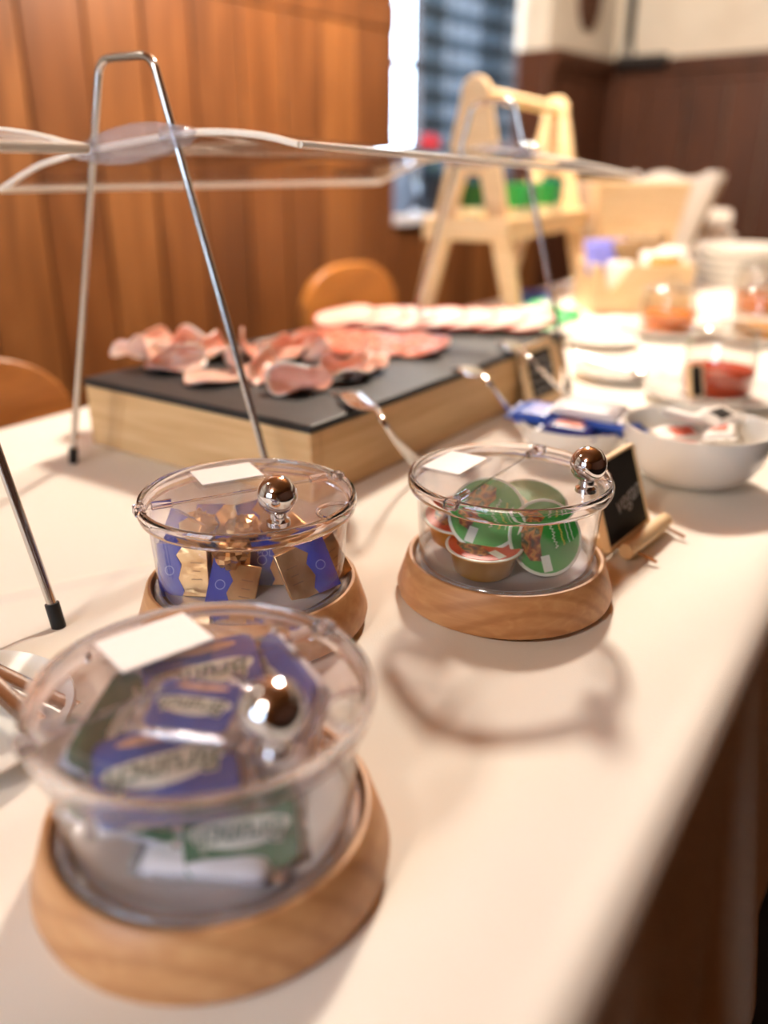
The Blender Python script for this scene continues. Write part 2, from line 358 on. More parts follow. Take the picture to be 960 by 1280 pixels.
# things on the sill
M_LEAF = noise_mat('geranium_leaf', [(.3, rgb(40, 78, 40)), (.7, rgb(66, 110, 54))], nscale=40, rough=.6)
M_RED = mat('red_petal', rgb(190, 26, 46), .6)
def flower_pot(t, n, label, seed, potm, r=.055):
    rnd = random.Random(seed); c = R_(t, n, WZ0)
    e = empty('flower_pot', c, label=label, cat='potted plant', group='potted geraniums on the window sill')
    MB().lathe([(0, 0), (r*.7, 0), (r, .10), (r*1.08, .10), (r*1.08, .115), (r*.95, .115), (r*.9, .10), (0, .10)], 24).build('pot', potm, e)
    q = MB()
    for k in range(40):
        a = rnd.random()*6.28; rr = r*1.3*math.sqrt(rnd.random()); h = .12 + .12*rnd.random(); d = Vector((math.cos(a), math.sin(a), .3)).normalized()
        b = Vector((rr*math.cos(a), rr*math.sin(a), h)); sd = d.cross(Vector((0, 0, 1))).normalized()
        L = .03; q.add([b, b+d*L*.5+sd*L*.5, b+d*L, b+d*L*.5-sd*L*.5], [(0, 1, 2, 3)])
    q.build('foliage', M_LEAF, e, smooth=False, kind='stuff')
    for k in range(5):
        a = rnd.random()*6.28; rr = r*.9*rnd.random(); q = MB()
        for j in range(14):
            b = Vector((rr*math.cos(a), rr*math.sin(a), .24 + .03*rnd.random())) + Vector((rnd.uniform(-1, 1), rnd.uniform(-1, 1), rnd.uniform(-1, 1)))*.02
            q.box(b, (.014, .014, .01))
        q.build('blossom', M_RED, e, smooth=False)
flower_pot(2.84, WN-.07, 'red geranium in a dark pot beside the bright window pane', 3, mat('dark_glazed_pot', rgb(30, 34, 42), .3))
flower_pot(3.10, WN-.055, 'red geranium in a slate blue pot below the checked curtain', 5, mat('blue_glazed_pot', rgb(84, 104, 134), .3))
MB().lathe([(0, 0), (.05, 0), (.075, .06), (.06, .16), (.035, .2), (.045, .22), (.04, .22), (.03, .2), (0, .19)], 28, c=R_(2.66, WN-.10, WZ0)).build('vase', mat('grey_blue_glaze', rgb(96, 116, 146), .25), label='grey blue round vase on the window sill', cat='vase')
# things on the plaster above the panelling
q = MB(); c = R_(3.93, WN-.022, T+1.06)
q.prism([(.10*math.cos(a), .16*math.sin(a)) for a in arc(33, 0, 2*math.pi)[:-1]], 0, .02, lambda x, y, h: c + rt*x + Vector((0, 0, y)) + rn*h)
q.build('wall_plaque', M_DARKW, bevel=.004, label='oval dark wooden plaque on the plaster above the panelling', cat='plaque')
lampw = empty('wall_pole', R_(BT_-.02, -1.98, H_PAN), label='black pole rising in the room corner above the panelling', cat='pole')
MB().tube([(0, 0, .03), rt*(-.04)+rn*.02+Vector((0, 0, .78))], .022, 12).build('pole', M_BLACK, lampw)
MB().lathe([(0, 0), (.035, 0), (.035, .03), (.018, .10), (0, .10)], 20).build('socket', mat('grey_metal_socket', rgb(120, 116, 110), .4, 1.), lampw)
q = MB(); rbox(q, BT_-.10, BT_-.031, -2.0, -1.76, H_PAN-.035, H_PAN+.012); q.build('corner_shelf', mat('black_stained_wood', rgb(28, 18, 14), .5), smooth=False, label='small black shelf fixed along the dark panelling top', cat='shelf', bevel=.003)

# lamps: glass globes hanging from the ceiling, two of them added as fill
def lamp(x, y, zc, r, strength, col, label):
    e = empty('pendant_lamp', (x, y, H_CEIL), label=label, cat='lamp', group='globe lamps below the ceiling')
    d = zc - H_CEIL
    MB().lathe([(0, 0), (.05, 0), (.05, -.02), (0, -.02)], 24).build('ceiling_rose', M_STEEL, e)
    MB().tube([(0, 0, -.02), (0, 0, d+r)], .004, 8).build('cord', M_BLACK, e)
    prof = [(r*math.sin(a), d + r*math.cos(a)) for a in arc(17, 0, math.pi)]
    MB().lathe(prof, 28).build('globe', mat('glowing_globe_%d' % strength, col, .5, emit=strength), e)
WARM = (1.0, .89, .745, 1)
lamp(.30, 2.15, T+1.36, .105, LAMP_KEY, WARM, 'glowing globe lamp over the far half of the buffet')
lamp(-1.15, .9, T+1.40, .10, FILL_SIDE, WARM, 'unseen globe added for ambient fill near the panelled wall')  # added out of view to raise the ambient light
lamp(-.85, -.75, T+1.30, .14, FILL_NEAR, WARM, 'unseen globe added as soft fill over the near end of the room')  # added fill behind the camera, brightens jar fronts and near cloth

# ================================================================ TABLE AND CLOTH
TN0, TN1, TT0, TT1 = -.98, -.081, -.85, 3.35
tb = empty('buffet_table', P((TT0+TT1)/2, (TN0+TN1)/2, -T), label='long wooden buffet table hidden under the white cloth', cat='table')
TBM = basis(tt, tn, Vector((0, 0, 1)))
q = MB().box((0, 0, T-.022), (TT1-TT0, TN1-TN0-.008, .034), TBM); q.build('tabletop', M_CHAIR, tb, smooth=False, bevel=.004)
for a in (-1, 1):
    for b in (-1, 1):
        c = tt*a*((TT1-TT0)/2-.12) + tn*b*((TN1-TN0)/2-.08)
        MB().box(c + Vector((0, 0, (T-.04)/2)), (.06, .06, T-.04), TBM).build('leg', M_CHAIR, tb, smooth=False, bevel=.004)
LA = (at(0, 748), at(175, 711)); LB = (at(2, 814), at(60, 793))
def cloth_z(p):
    z = .0004*math.sin(p.x*23+1)*math.sin(p.y*17) + .0020*math.sin((p.dot(tn)*52) + 2.2*math.sin(p.dot(tt)*4.5))*min(1, max(0, (p.dot(tn)+.40)/.15))
    # ironed crease and a lifted fold at the far corner
    d = (LA[1]-LA[0]).normalized(); nn = Vector((-d.y, d.x, 0)); k = (p-LA[0]).dot(nn); s_ = (p-LA[0]).dot(d)
    if s_ < .16: z += .0034*math.exp(-(k/.0045)**2)*min(1, max(0, (.16-s_)/.05))
    d = (LB[1]-LB[0]).normalized(); nn = Vector((-d.y, d.x, 0)); k = (p-LB[0]).dot(nn); s_ = (p-LB[0]).dot(d)
    fade = min(1, max(0, (.06-s_)/.05))
    if fade > 0 and k < .03: z += fade*.007*(1/(1+math.exp(k/.0012)))*math.exp(k/.10)
    return z
ts = []
t_ = TT0-.015
while t_ < TT1+.015:
    ts.append(t_); t_ += .0045 if .15 < t_ < .62 else .012
prof = [('b', .16), ('b', .08), ('b', .03), ('b', .008)]
ns = []; n_ = TN0
while n_ < TN1: ns.append(n_); n_ += .006 if n_ > -.66 and n_ < -.5 else .011
pts = []; nvv = 0
for t_ in ts:
    row = []
    bd = .10 + .03*math.sin(t_*3.1)
    for k in (1, .6, .25): row.append(P(t_, TN0-.012-.02*k*(1+.5*math.sin(t_*11)), -bd*k-.012))
    for k in range(3): a = math.pi/2*k/3; row.append(P(t_, TN0-.012*math.cos(a)*1, -.012+.012*math.sin(a)))
    for n_ in ns:
        p = P(t_, n_, 0); p.z += cloth_z(p - Vector((0, 0, T))); row.append(p)
    R0 = .024
    for k in range(1, 7): a = math.pi/2*k/6; row.append(P(t_, TN1 + R0*math.sin(a), -R0*(1-math.cos(a))))
    drop = .30 + .035*math.sin(t_*5.3+.6) + .015*math.sin(t_*17)
    for k in range(1, 16):
        f = k/15; fold = math.sin(t_*26 + 1.1*math.sin(t_*7))*.6 + .4*math.sin(t_*47+f)
        row.append(P(t_ + .006*f*math.sin(t_*31), TN1+R0 + .034*f + .022*fold*f**.8*(.55+.45*math.sin(t_*3+1)), -R0 - drop*f))
    nvv = len(row); pts += row
MB().grid(pts, len(ts), nvv).build('tablecloth', M_CLOTH, angle=80, label='white linen tablecloth draped over the long buffet table', cat='tablecloth')

# ================================================================ SERVING JARS
def arc_pts(r, a0, a1, n): return [(r*math.cos(a), r*math.sin(a)) for a in arc(n, a0, a1)]
def make_jar(x, y, psi, label):
    e = empty('serving_jar', (x, y, T), psi, label=label, cat='jar', group='clear lidded jars on round wooden bases')
    MB().lathe([(0, .0), (.079, .0), (.0838, .003), (.0848, .007), (.0772, .0310), (.0755, .0328), (.0735, .0328), (.0725, .0315), (.0722, .0235), (0, .0235)], 72).build('wooden_base', M_BEECH, e)
    b = MB().lathe([(0, .0245), (.063, .0245), (.0665, .0255), (.0674, .030), (.0708, .088), (.0685, .088), (.0652, .031), (.061, .0280), (0, .0280)], 72).build('bowl', M_CLEAR, e)
    MB().lathe([(.0655, .0240), (.0712, .0240), (.0716, .0300), (.0698, .0325), (.0674, .0325)], 72, closed=True).build('foot_ring', M_RING, b)
    MB().lathe([(0, .0281), (.0605, .0281), (.0640, .0305), (.0636, .0308), (.0603, .0286), (0, .0286)], 64).build('frosted_floor', M_FROST, b)
    lid = MB().lathe([(.0712, .0878), (.0745, .0865), (.0765, .088), (.0775, .0915), (.0775, .0955), (.0762, .0985), (.0745, .0992), (.0735, .0975), (.0735, .0935), (.0712, .0925)], 80, closed=True).build('lid_rim', M_RIM, e)
    hx = -.0090; rr = .0732
    a = math.acos(hx/rr)
    back = arc_pts(rr, a+.02, 2*math.pi-a-.02, 40)
    MB().prism(back, .0940, .0962).build('fixed_lid_half', M_LID, e, angle=30)
    na, nr = .64, .0145                        # spoon notch in the rim of the flap
    poly = arc_pts(rr, -a+.035, na-nr/rr, 30)
    nc = Vector((rr*math.cos(na), rr*math.sin(na)))
    for k in range(1, 12):
        th = na - math.pi/2 - math.pi*k/12; poly.append((nc.x + nr*math.cos(th), nc.y + nr*math.sin(th)))
    poly += arc_pts(rr, na+nr/rr, a-.035, 16)
    flap = MB().prism(poly, .0945, .0968).build('lid_flap', M_LID, e, angle=30)
    npts = [(nc.x + nr*math.cos(na-math.pi/2-math.pi*k/14), nc.y + nr*math.sin(na-math.pi/2-math.pi*k/14), .0972) for k in range(15)]
    MB().tube(npts, .0013, 8).build('notch_lip', M_RIM, flap)
    kn = MB().lathe([(0, 0), (.0078, 0), (.0078, .003), (.0055, .0045), (.0055, .0095)] + [(.0131*math.sin(t_), .0205 - .0131*math.cos(t_)) for t_ in arc(22, .43, math.pi)], 40).build('knob', M_CHROME, flap)
    kn.location = (.060, 0, .0968); tag(kn, 'polished chrome ball knob')
    for s_ in (-1, 1):
        MB().tube([(hx, s_*.052, .0972), (hx, s_*.066, .0972)], .0030, 10).build('hinge', M_RIM, e)
        MB().box((hx, s_*.0745, .0955), (.010, .008, .007)).build('hinge_lug', M_RIM, e, bevel=.0012)
    MB().tube([(hx, -.066, .0962), (hx, .066, .0962)], .0009, 8).build('hinge_pin', M_RIM, e)
    MB().box((-.0475, 0, .0968), (.039, .054, .0012)).build('label_holder', M_LID, e, bevel=.0004)
    lc = MB().box((-.0475, 0, .0979), (.033, .047, .0006)).build('label_card', M_PAPER, e, smooth=False); tag(lc, 'blank white label card')
    return e
J1, J2, J3 = (-.0811, .3146, -.8777), (-.0968, .5516, -1.0811), (.0957, .5953, -.5865)
make_jar(*J1, 'clear lidded jar on round wooden base, filled with foil cream cheese packs')
make_jar(*J2, 'clear lidded jar on round wooden base, filled with blue and gold chocolate squares')
make_jar(*J3, 'clear lidded jar on round wooden base, filled with green lidded spread cups')
def inside(j, p, m):
    """keep a point at least m inside the bowl wall"""
    lim = .0652 - m; d = Vector((p.x-j[0], p.y-j[1], 0))
    if d.length > lim: d *= lim/d.length
    return Vector((j[0]+d.x, j[1]+d.y, p.z))

# -------- foil cream cheese packs in the first jar
M_FOIL = noise_mat('silver_foil', [(.3, rgb(190, 190, 196)), (.7, rgb(236, 236, 240))], nscale=60, rough=.22, bump=.5, bscale=180, metal=.7)
M_PWHITE = mat('white_pack_film', rgb(226, 224, 230), .35)
M_PBLUE = noise_mat('blue_pack_print', [(.3, rgb(24, 58, 138)), (.7, rgb(40, 80, 164))], nscale=40, rough=.3, coat=.3)
M_PGREEN = noise_mat('green_pack_print', [(.3, rgb(22, 82, 58)), (.7, rgb(38, 104, 70))], nscale=40, rough=.3, coat=.3)
M_CREAM = mat('cream_print', rgb(222, 220, 206), .4); M_DGRN = mat('dark_green_ink', rgb(20, 84, 66), .4); M_PEACH = mat('peach_print', rgb(214, 170, 146), .4)
PW, PD, PH = .060, .042, .011
def slab(wd, dp, ht, puff=.0, crimp=0., seed=0, n=13):
    """soft pillow slab with a slightly dented skin"""
    rnd = random.Random(seed); ph = rnd.random()*6
    q = MB(); top = []; bot = []
    for i in range(n):
        for j in range(n):
            u = -1+2*i/(n-1); v = -1+2*j/(n-1)
            e = (1-abs(u)**6)*(1-abs(v)**6); h = ht/2*(e**.35 if e > 0 else 0) + puff*e
            dn = .0006*math.sin(u*7+ph)*math.sin(v*6+ph*2)*e
            cx = u*wd/2*(1 - .02*abs(v)**4); cy = v*dp/2*(1 - .03*abs(u)**4)
            top.append(Vector((cx, cy, ht/2*0 + h + dn))); bot.append(Vector((cx, cy, -h)))
    o = n*n; q.v = top+bot
    for i in range(n-1):
        for j in range(n-1):
            a = (i*n+j, (i+1)*n+j, (i+1)*n+j+1, i*n+j+1); q.f.append(a); q.f.append(tuple(x+o for x in a[::-1]))
    for k in range(n-1):
        for a, b in ((k, k+1), (o-n+k, o-n+k+1), (k*n, (k+1)*n), (k*n+n-1, (k+1)*n+n-1)): q.f.append((a, b, b+o, a+o))
    return q
def pack(j, s, e_, z, tilt, colm, label, printed=True, marg=.020, foil=False, seed=0, sc=1.):
    fs = .78 if foil else 1.
    a = at(*s, z); b = at(*e_, z); x = (b-a); x.z = 0; x.normalize()
    nz = Vector((tilt[0], tilt[1], 1)).normalized()
    if len(tilt) > 2: nz = Vector(tilt).normalized()
    x = (x - nz*x.dot(nz)).normalized(); y = nz.cross(x)
    c = inside(j, (a+b)/2, marg)
    e = empty('cream_cheese_pack', c, label=label, cat='food pack', group='foil packs in the jar', R=basis(x, y, nz))
    e.scale = (sc, sc, sc)
    bd = slab(PW, PD, PH, .0006, seed=seed).build('pack_body', M_FOIL if foil else M_PWHITE, e, angle=70)
    for s_ in (-1, 1):
        q = MB(); n = 15
        q.shell(lambda i, k: (s_*(PW/2 - .001 + .005*i/2), -PD/2*.94 + PD*.94*k/(n-1), .0012*math.sin(k*1.7+seed)*i/2), 3, n, .0005)
        q.build('crimped_end', M_FOIL, bd)
    if printed:
        pr = MB().prism([(.0285*math.copysign(abs(math.cos(t_))**.25, math.cos(t_)), .0196*math.copysign(abs(math.sin(t_))**.25, math.sin(t_))) for t_ in arc(33, 0, 2*math.pi)[:-1]], .0020, .0069).build('printed_face', colm, e, bevel=.0006); pr.scale = (fs, fs, 1)
        sw = [(.0255*math.cos(t_), .0072*math.sin(t_) + .0025*math.cos(t_*1) * 0 + .0028*(1-(math.cos(t_))**2) - .0015) for t_ in arc(41, 0, 2*math.pi)[:-1]]
        MB().prism(sw, .0068, .00705).build('swash', M_CREAM, pr, smooth=False)
        MB().prism([(.019*math.cos(t_), -.0145 + .0026*math.sin(t_)) for t_ in arc(25, 0, 2*math.pi)[:-1]], .0068, .00702).build('stripe', M_PEACH if colm is M_PBLUE else M_CREAM, pr, smooth=False)
        text('lettering_outline', 'Brunch', .0158, M_CREAM, pr, TM(0, .0012, .0073), .0001, .0007, .18)
        text('lettering', 'Brunch', .0158, M_DGRN, pr, TM(0, .0012, .0076), .0001, .0, .18)
    return e
pack(J1, (322, 830), (185, 856), .076, (.05, -.35), M_PBLUE, 'blue printed pack beneath the label card edge at the back of the jar', seed=1, marg=.030)
pack(J1, (75, 965), (140, 870), .068, (.45, -.25), M_PGREEN, 'dark green printed pack lying against the jar wall, lettering running upwards', seed=2, marg=.028)
pack(J1, (305, 900), (188, 884), .083, (-.1, -.25), M_PBLUE, 'blue pack in crinkled silver foil lying uppermost in the jar', foil=True, seed=3, marg=.03, sc=.9)
pack(J1, (300, 950), (118, 985), .069, (-.03, -.42), M_PBLUE, 'large blue printed pack at the front of the pile', seed=4, sc=1.06, marg=.034)
pack(J1, (345, 822), (400, 900), .072, (-.75, -.45, .45), M_PBLUE, 'blue printed pack standing on edge beside the chrome knob', seed=5, marg=.020)
pack(J1, (335, 985), (290, 900), .062, (.75, -.3, .5), M_PBLUE, 'white backed pack standing on edge under the chrome knob', printed=False, seed=6, marg=.03)
pack(J1, (362, 1038), (250, 1056), .044, (.1, -.75, .7), M_PGREEN, 'green printed pack at the bottom of the pile by the front wall', seed=7, sc=.86, marg=.028)
pack(J1, (340, 1085), (205, 1075), .0345, (0, -.0), M_PBLUE, 'white backed pack lying face down on the jar floor', printed=False, seed=8, marg=.034)
pack(J1, (70, 1000), (180, 1020), .046, (.1, -.3), M_PGREEN, 'green printed pack low beside the wall under the blue pack', seed=9, marg=.034)
pack(J1, (230, 880), (330, 890), .050, (.2, .1), M_PBLUE, 'white backed pack buried in the middle of the pile', printed=False, seed=10, marg=.034)
pack(J1, (385, 970), (400, 890), .050, (-.5, .1), M_PBLUE, 'white backed pack leaning on the wall below the notch', printed=False, seed=11, marg=.030)

# -------- blue and gold chocolate squares in the second jar
M_GOLD = noise_mat('gold_foil', [(.3, rgb(196, 140, 84)), (.7, rgb(232, 186, 130))], nscale=50, rough=.28, bump=.35, bscale=120, metal=.85)
M_CBLUE = mat('royal_blue_paper', rgb(34, 56, 168), .35, coat=.3); M_EMB = mat('pale_blue_ink', rgb(150, 164, 214), .4); M_BRN = mat('brown_ink', rgb(168, 118, 72), .5)
def facing(yaw, elev, roll):
    """normal towards the photographer's side, turned by yaw, raised by elev; roll turns it in its own plane"""
    nrm = Vector((math.sin(yaw)*math.cos(elev), -math.cos(yaw)*math.cos(elev), math.sin(elev)))
    x = Vector((math.cos(yaw), math.sin(yaw), 0)); y = nrm.cross(x); c, s_ = math.cos(roll), math.sin(roll)
    return basis(x*c + y*s_, y*c - x*s_, nrm)
def choc(px, z, yaw, elev, roll, label, sz=.034, flip=False, marg=.012, letters=None):
    D = math.pi/180; c = inside(J2, at(*px, z), marg)
    e = empty('chocolate_square', c, label=label, cat='chocolate', group='wrapped chocolates in the jar', R=facing(yaw*D, elev*D, roll*D))
    h = .0072
    MB().box((0, 0, 0), (sz, sz, h)).build('gold_wrapper', M_GOLD, e, bevel=.0008)
    k = sz/2; sg = -1 if flip else 1
    poly = [(-k-.0004, -k-.0004), (-.002, -k-.0004), (.000, -k*.75), (-.004, -k*.30), (-.001, k*.25), (-.005, k*.6), (.002, k+.0004), (-k-.0004, k+.0004)]
    if flip: poly = [(-x, y) for x, y in poly][::-1]
    pb = MB().prism(poly, -h/2-.0004, h/2+.0004).build('blue_band', M_CBLUE, e, smooth=False)
    MB().lathe([(.0030, h/2+.0004), (.0036, h/2+.0004), (.0036, h/2+.0006), (.0030, h/2+.0006)], 20, closed=True, c=(-sg*k*.55, 0, 0)).build('emblem', M_EMB, pb)
    if letters: text('lettering', letters, .0062, M_EMB, pb, TM(-sg*k*.45, .005, h/2+.0006), .0001)
    else:
        q = MB()
        for a in range(3): q.box((sg*k*.52, (a-1)*.006, h/2+.00012), (.008-.002*(a % 2), .0007, .0003))
        q.build('print_lines', M_BRN, e, smooth=False)
    return e
choc((232, 712), .046, -12, 12, 4, 'blue and gold chocolate standing upright against the jar wall', .038)
choc((292, 733), .036, 8, 22, -14, 'blue and gold chocolate tilted on its corner at the front', .034)
choc((345, 700), .046, 5, 18, -4, 'blue chocolate lettered along its top behind the front row', .036, letters='POL', flip=False)
choc((383, 712), .046, 18, 20, 16, 'gold chocolate leaning beside the lid knob with blue at its far side', .037, flip=True)
choc((418, 705), .044, 40, 15, 20, 'deep blue chocolate pressed against the wall beside the gold one', .034, flip=False)
choc((268, 655), .050, -4, 40, 2, 'copper coloured chocolate with blue lower edge seen under the lid', .040)
choc((328, 652), .056, 10, 35, 12, 'blue and gold chocolate lying high behind the lid knob', .034)
choc((212, 672), .058, -35, 25, -8, 'blue chocolate leaning on the wall by the lid hinge', .034)
choc((300, 690), .040, -15, 50, 30, 'blue and gold chocolate in the middle of the heap', .034)
choc((258, 722), .034, 20, 60, 40, 'blue and gold chocolate buried low in the heap', .034)
choc((370, 672), .040, -20, 45, 60, 'blue and gold chocolate low at the back of the heap', .034)
def bonbon(px, z, seed, label):
    rnd = random.Random(seed); c = inside(J2, at(*px, z), .016); q = MB(); n, sg = 11, 18; v = []
    q.lathe([(.0125*math.sin(a), .010*math.cos(a)) for a in arc(n, .05, math.pi-.05)], sg)
    q.v = [p*(1+.16*math.sin(7*p.x*300+seed)*.5+.22*rnd.uniform(-1, 1)) + c for p in q.v]
    q.build('foil_sweet', M_GOLD, angle=15, label=label, cat='sweet', group='crumpled gold foil sweets in the jar')
bonbon((217, 648), .064, 1, 'crumpled gold foil sweet by the lid hinge of the jar')
bonbon((288, 692), .058, 2, 'crumpled gold foil sweet between the two blue front chocolates')
bonbon((305, 662), .060, 3, 'crumpled gold foil sweet beneath the chrome knob')

# -------- spread cups in the third jar
M_CUP = mat('gold_aluminium', rgb(222, 170, 84), .3, .75)
M_CUPO = mat('orange_aluminium', rgb(226, 150, 50), .32, .6)
M_LGRN = noise_mat('green_lid_print', [(.3, rgb(44, 146, 54)), (.7, rgb(70, 172, 76))], nscale=30, rough=.3, coat=.3)
M_LRED = noise_mat('red_lid_print', [(.35, rgb(206, 66, 40)), (.65, rgb(224, 104, 56))], nscale=60, rough=.35)
M_PIC = noise_mat('food_picture_print', [(.3, rgb(70, 56, 50)), (.42, rgb(150, 74, 44)), (.52, rgb(216, 150, 80)), (.62, rgb(70, 96, 60)), (.75, rgb(220, 200, 170))], nscale=130, detail=2, rough=.4)
M_LEDGE = mat('lid_edge_white', rgb(226, 232, 216), .35)
def cup(px, z, yaw, elev, roll, label, lidm=None, r=.0292, marg=.020, cupm=None, letters=None):
    D = math.pi/180; c = inside(J3, at(*px, z), marg)
    e = empty('spread_cup', c, label=label, cat='spread cup', group='portion cups in the jar', R=facing(yaw*D, elev*D, roll*D))
    MB().lathe([(0, -.021), (r*.70, -.021), (r*.76, -.0195), (r*.90, -.002), (r, -.0012), (r, 0), (0, 0)], 40).build('cup_body', cupm or M_CUP, e)
    ld = MB().lathe([(0, .0006), (r*.99, .0006), (r*1.01, .0), (r*.99, -.0004), (0, -.0004)], 40).build('foil_lid', M_LEDGE, e)
    MB().lathe([(0, .0010), (r*.93, .0010), (r*.93, .0004), (0, .0004)], 40).build('printed_face', lidm or M_LGRN, ld)
    pic = [(x*r, y*r) for x, y in ((-.1, -.62), (-.16, -.1), (-.02, .45), (-.2, .72), (-.5, .62), (-.68, .2), (-.66, -.3), (-.42, -.62))]
    MB().prism(pic, .0010, .0012).build('food_picture', M_PIC, ld, smooth=False)
    MB().box((.02*r, -.68*r, .0012), (.24*r, .42*r, .0003), Matrix.Rotation(.25, 3, 'Z')).build('pull_tab', M_LEDGE, ld, smooth=False)
    if letters:                                # the print is too small to read: rows of fine strokes
        YI = mat('yellow_ink', rgb(222, 206, 90), .4); d = Vector((-.28, .96, 0)); sd_ = Vector((.96, .28, 0))
        for off, amp, rad, n_, mm in ((.22, .0032, .00055, 19, M_LEDGE), (.44, .0020, .00045, 21, YI), (.60, .0009, .0003, 25, M_LEDGE), (.72, .0009, .0003, 25, M_LEDGE)):
            L = .0235*math.sqrt(max(.1, 1-off*off))
            MB().tube([sd_*(off*r + amp*(.5 if k % 2 else -.5)*(.6+.4*math.sin(k*2.3))) + d*(L*(k/(n_-1)-.42)) + Vector((0, 0, .0013)) for k in range(n_)], rad, 5).build('fine_print', mm, ld)
    return e
cup((597, 686), .0503, 0, 88, 20, 'gold cup with red lid standing on the jar floor', M_LRED, marg=.033)
cup((608, 642), .0705, -16, 38, -28, 'green lidded cup tilted on top of the red lidded cup', letters=True, marg=.026)
cup((688, 674), .056, 14, 30, -8, 'green lidded cup standing on its side towards the lid knob', letters=True, marg=.030)
cup((548, 640), .060, -10, 80, 0, 'orange cup with brown red lid stacked by the hinge', M_LRED, cupm=M_CUPO, marg=.028)
cup((664, 626), .066, 6, 74, 40, 'green lidded cup lying flat behind the others under the lid', marg=.028)
cup((655, 612), .0305, 0, -86, 40, 'gold cup turned upside down at the back of the jar', marg=.028)

# ================================================================ SLATE BOX WITH COLD MEATS
BT0, BN1 = .597, -.497; BL, BW = .615, .343
BXM = basis(bt, bn, Vector((0, 0, 1)))
def PB(t, n, z=0.): return P(t, n, z, (bt, bn))
bx = empty('wooden_riser', PB(BT0+BL/2, BN1-BW/2, 0), label='pale wooden box raising the black slate of cold meats', cat='box', R=BXM)
BH = .073
for s_, nm in ((-1, 'end_board'), (1, 'end_board')): MB().box((s_*(BL/2-.008), 0, BH/2+.001), (.016, BW, BH)).build(nm, M_BOXW, bx, smooth=False, bevel=.0015)
for s_ in (-1, 1): MB().box((0, s_*(BW/2-.008), BH/2+.001), (BL-.033, .016, BH)).build('side_board', M_BOXW, bx, smooth=False, bevel=.0015)
MB().box((0, 0, BH-.006), (BL-.033, BW-.033, .01)).build('inner_board', M_BOXW, bx, smooth=False)
q = MB().box((0, 0, 0), (BL+.004, BW+.004, .0085)); sl = q.build('slate_slab', M_SLATE, smooth=False, bevel=.002, label='black slate slab lying on the pale wooden box', cat='slate')
sl.matrix_world = Matrix.Translation(PB(BT0+BL/2, BN1-BW/2, BH+.0055)) @ BXM.to_4x4()
ZS = BH + .0102

def pink(name, a, b, c, sc=40): return noise_mat(name, [(.30, rgb(*a)), (.52, rgb(*b)), (.72, rgb(*c))], nscale=sc, detail=3, dist=.8, rough=.34, sss=.25, spec=.5)
M_HAM = [pink('cooked_ham', (238, 186, 166), (244, 204, 186), (250, 226, 212)), pink('cured_ham', (224, 136, 108), (238, 170, 144), (250, 222, 204), 30), pink('rosy_ham', (234, 164, 142), (243, 194, 174), (252, 230, 216), 25)]
M_SAL = noise_mat('salami', [(.32, rgb(222, 108, 84)), (.5, rgb(234, 134, 108)), (.66, rgb(246, 190, 166))], nscale=120, detail=2, rough=.36, sss=.2)
M_LOIN = noise_mat('pale_loin', [(.3, rgb(240, 204, 184)), (.7, rgb(250, 228, 212))], nscale=24, rough=.34, sss=.25)
M_RIND = mat('pink_rind', rgb(232, 120, 108), .35, sss=.2)
M_FAT = mat('white_fat', rgb(250, 232, 220), .35, sss=.3)
def crumple(px, r, yaw, m, label, seed, hgt=.02, fold=True, ruff=.008, z=0.):
    """a thin slice folded over itself and ruffled, resting on the slate"""
    rnd = random.Random(seed); c = at(*px, ZS+z); ph = [rnd.random()*6 for _ in range(4)]; nu, nv = 11, 30
    ca, sa = math.cos(yaw), math.sin(yaw)
    def fn(i, j):
        f = .04 + .96*i/(nu-1); a = 2*math.pi*j/nv
        x = r*f*math.cos(a)*(1+.10*math.sin(3*a+ph[0])); y = r*f*.82*math.sin(a)*(1+.08*math.sin(2*a+ph[1])); zz = 0
        if fold:
            R = hgt/2; k = y + r*.12
            if k > 0:
                L = math.pi*R
                if k < L: t_ = k/R; y = -r*.12 + R*math.sin(t_); zz = R*(1-math.cos(t_))
                else: y = -r*.12 - (k-L)*.9; zz = 2*R - (k-L)*.12
        zz += ruff*.6*f*f*(.5+.5*math.sin(4*a+ph[2])) + ruff*1.3*(.5+.5*math.sin(x*85+ph[3])*math.cos(y*75+ph[1]))
        return Vector((c.x + x*ca - y*sa, c.y + x*sa + y*ca, c.z + .0018 + max(zz, 0)))
    q = MB().shell(fn, nu, nv, .0022, wrap=True)
    lo = min(p.z for p in q.v); q.v = [p + Vector((0, 0, c.z + .0003 - lo)) for p in q.v]
    o = q.build('ham_slice', m, angle=75, label=label, cat='ham slice', group='folded ham slices on the slate')
    if m is not M_HAM[0]:
        up_ = Vector((0, 0, c.z + .0003 - lo)); k0 = int(ph[0]*4)
        MB().tube([fn(nu-1, (k0+k) % nv) + up_ for k in range(17)], [.0008 + .0020*math.sin(math.pi*k/16) for k in range(17)], 8).build('fat_edge', M_FAT, o)
    return o
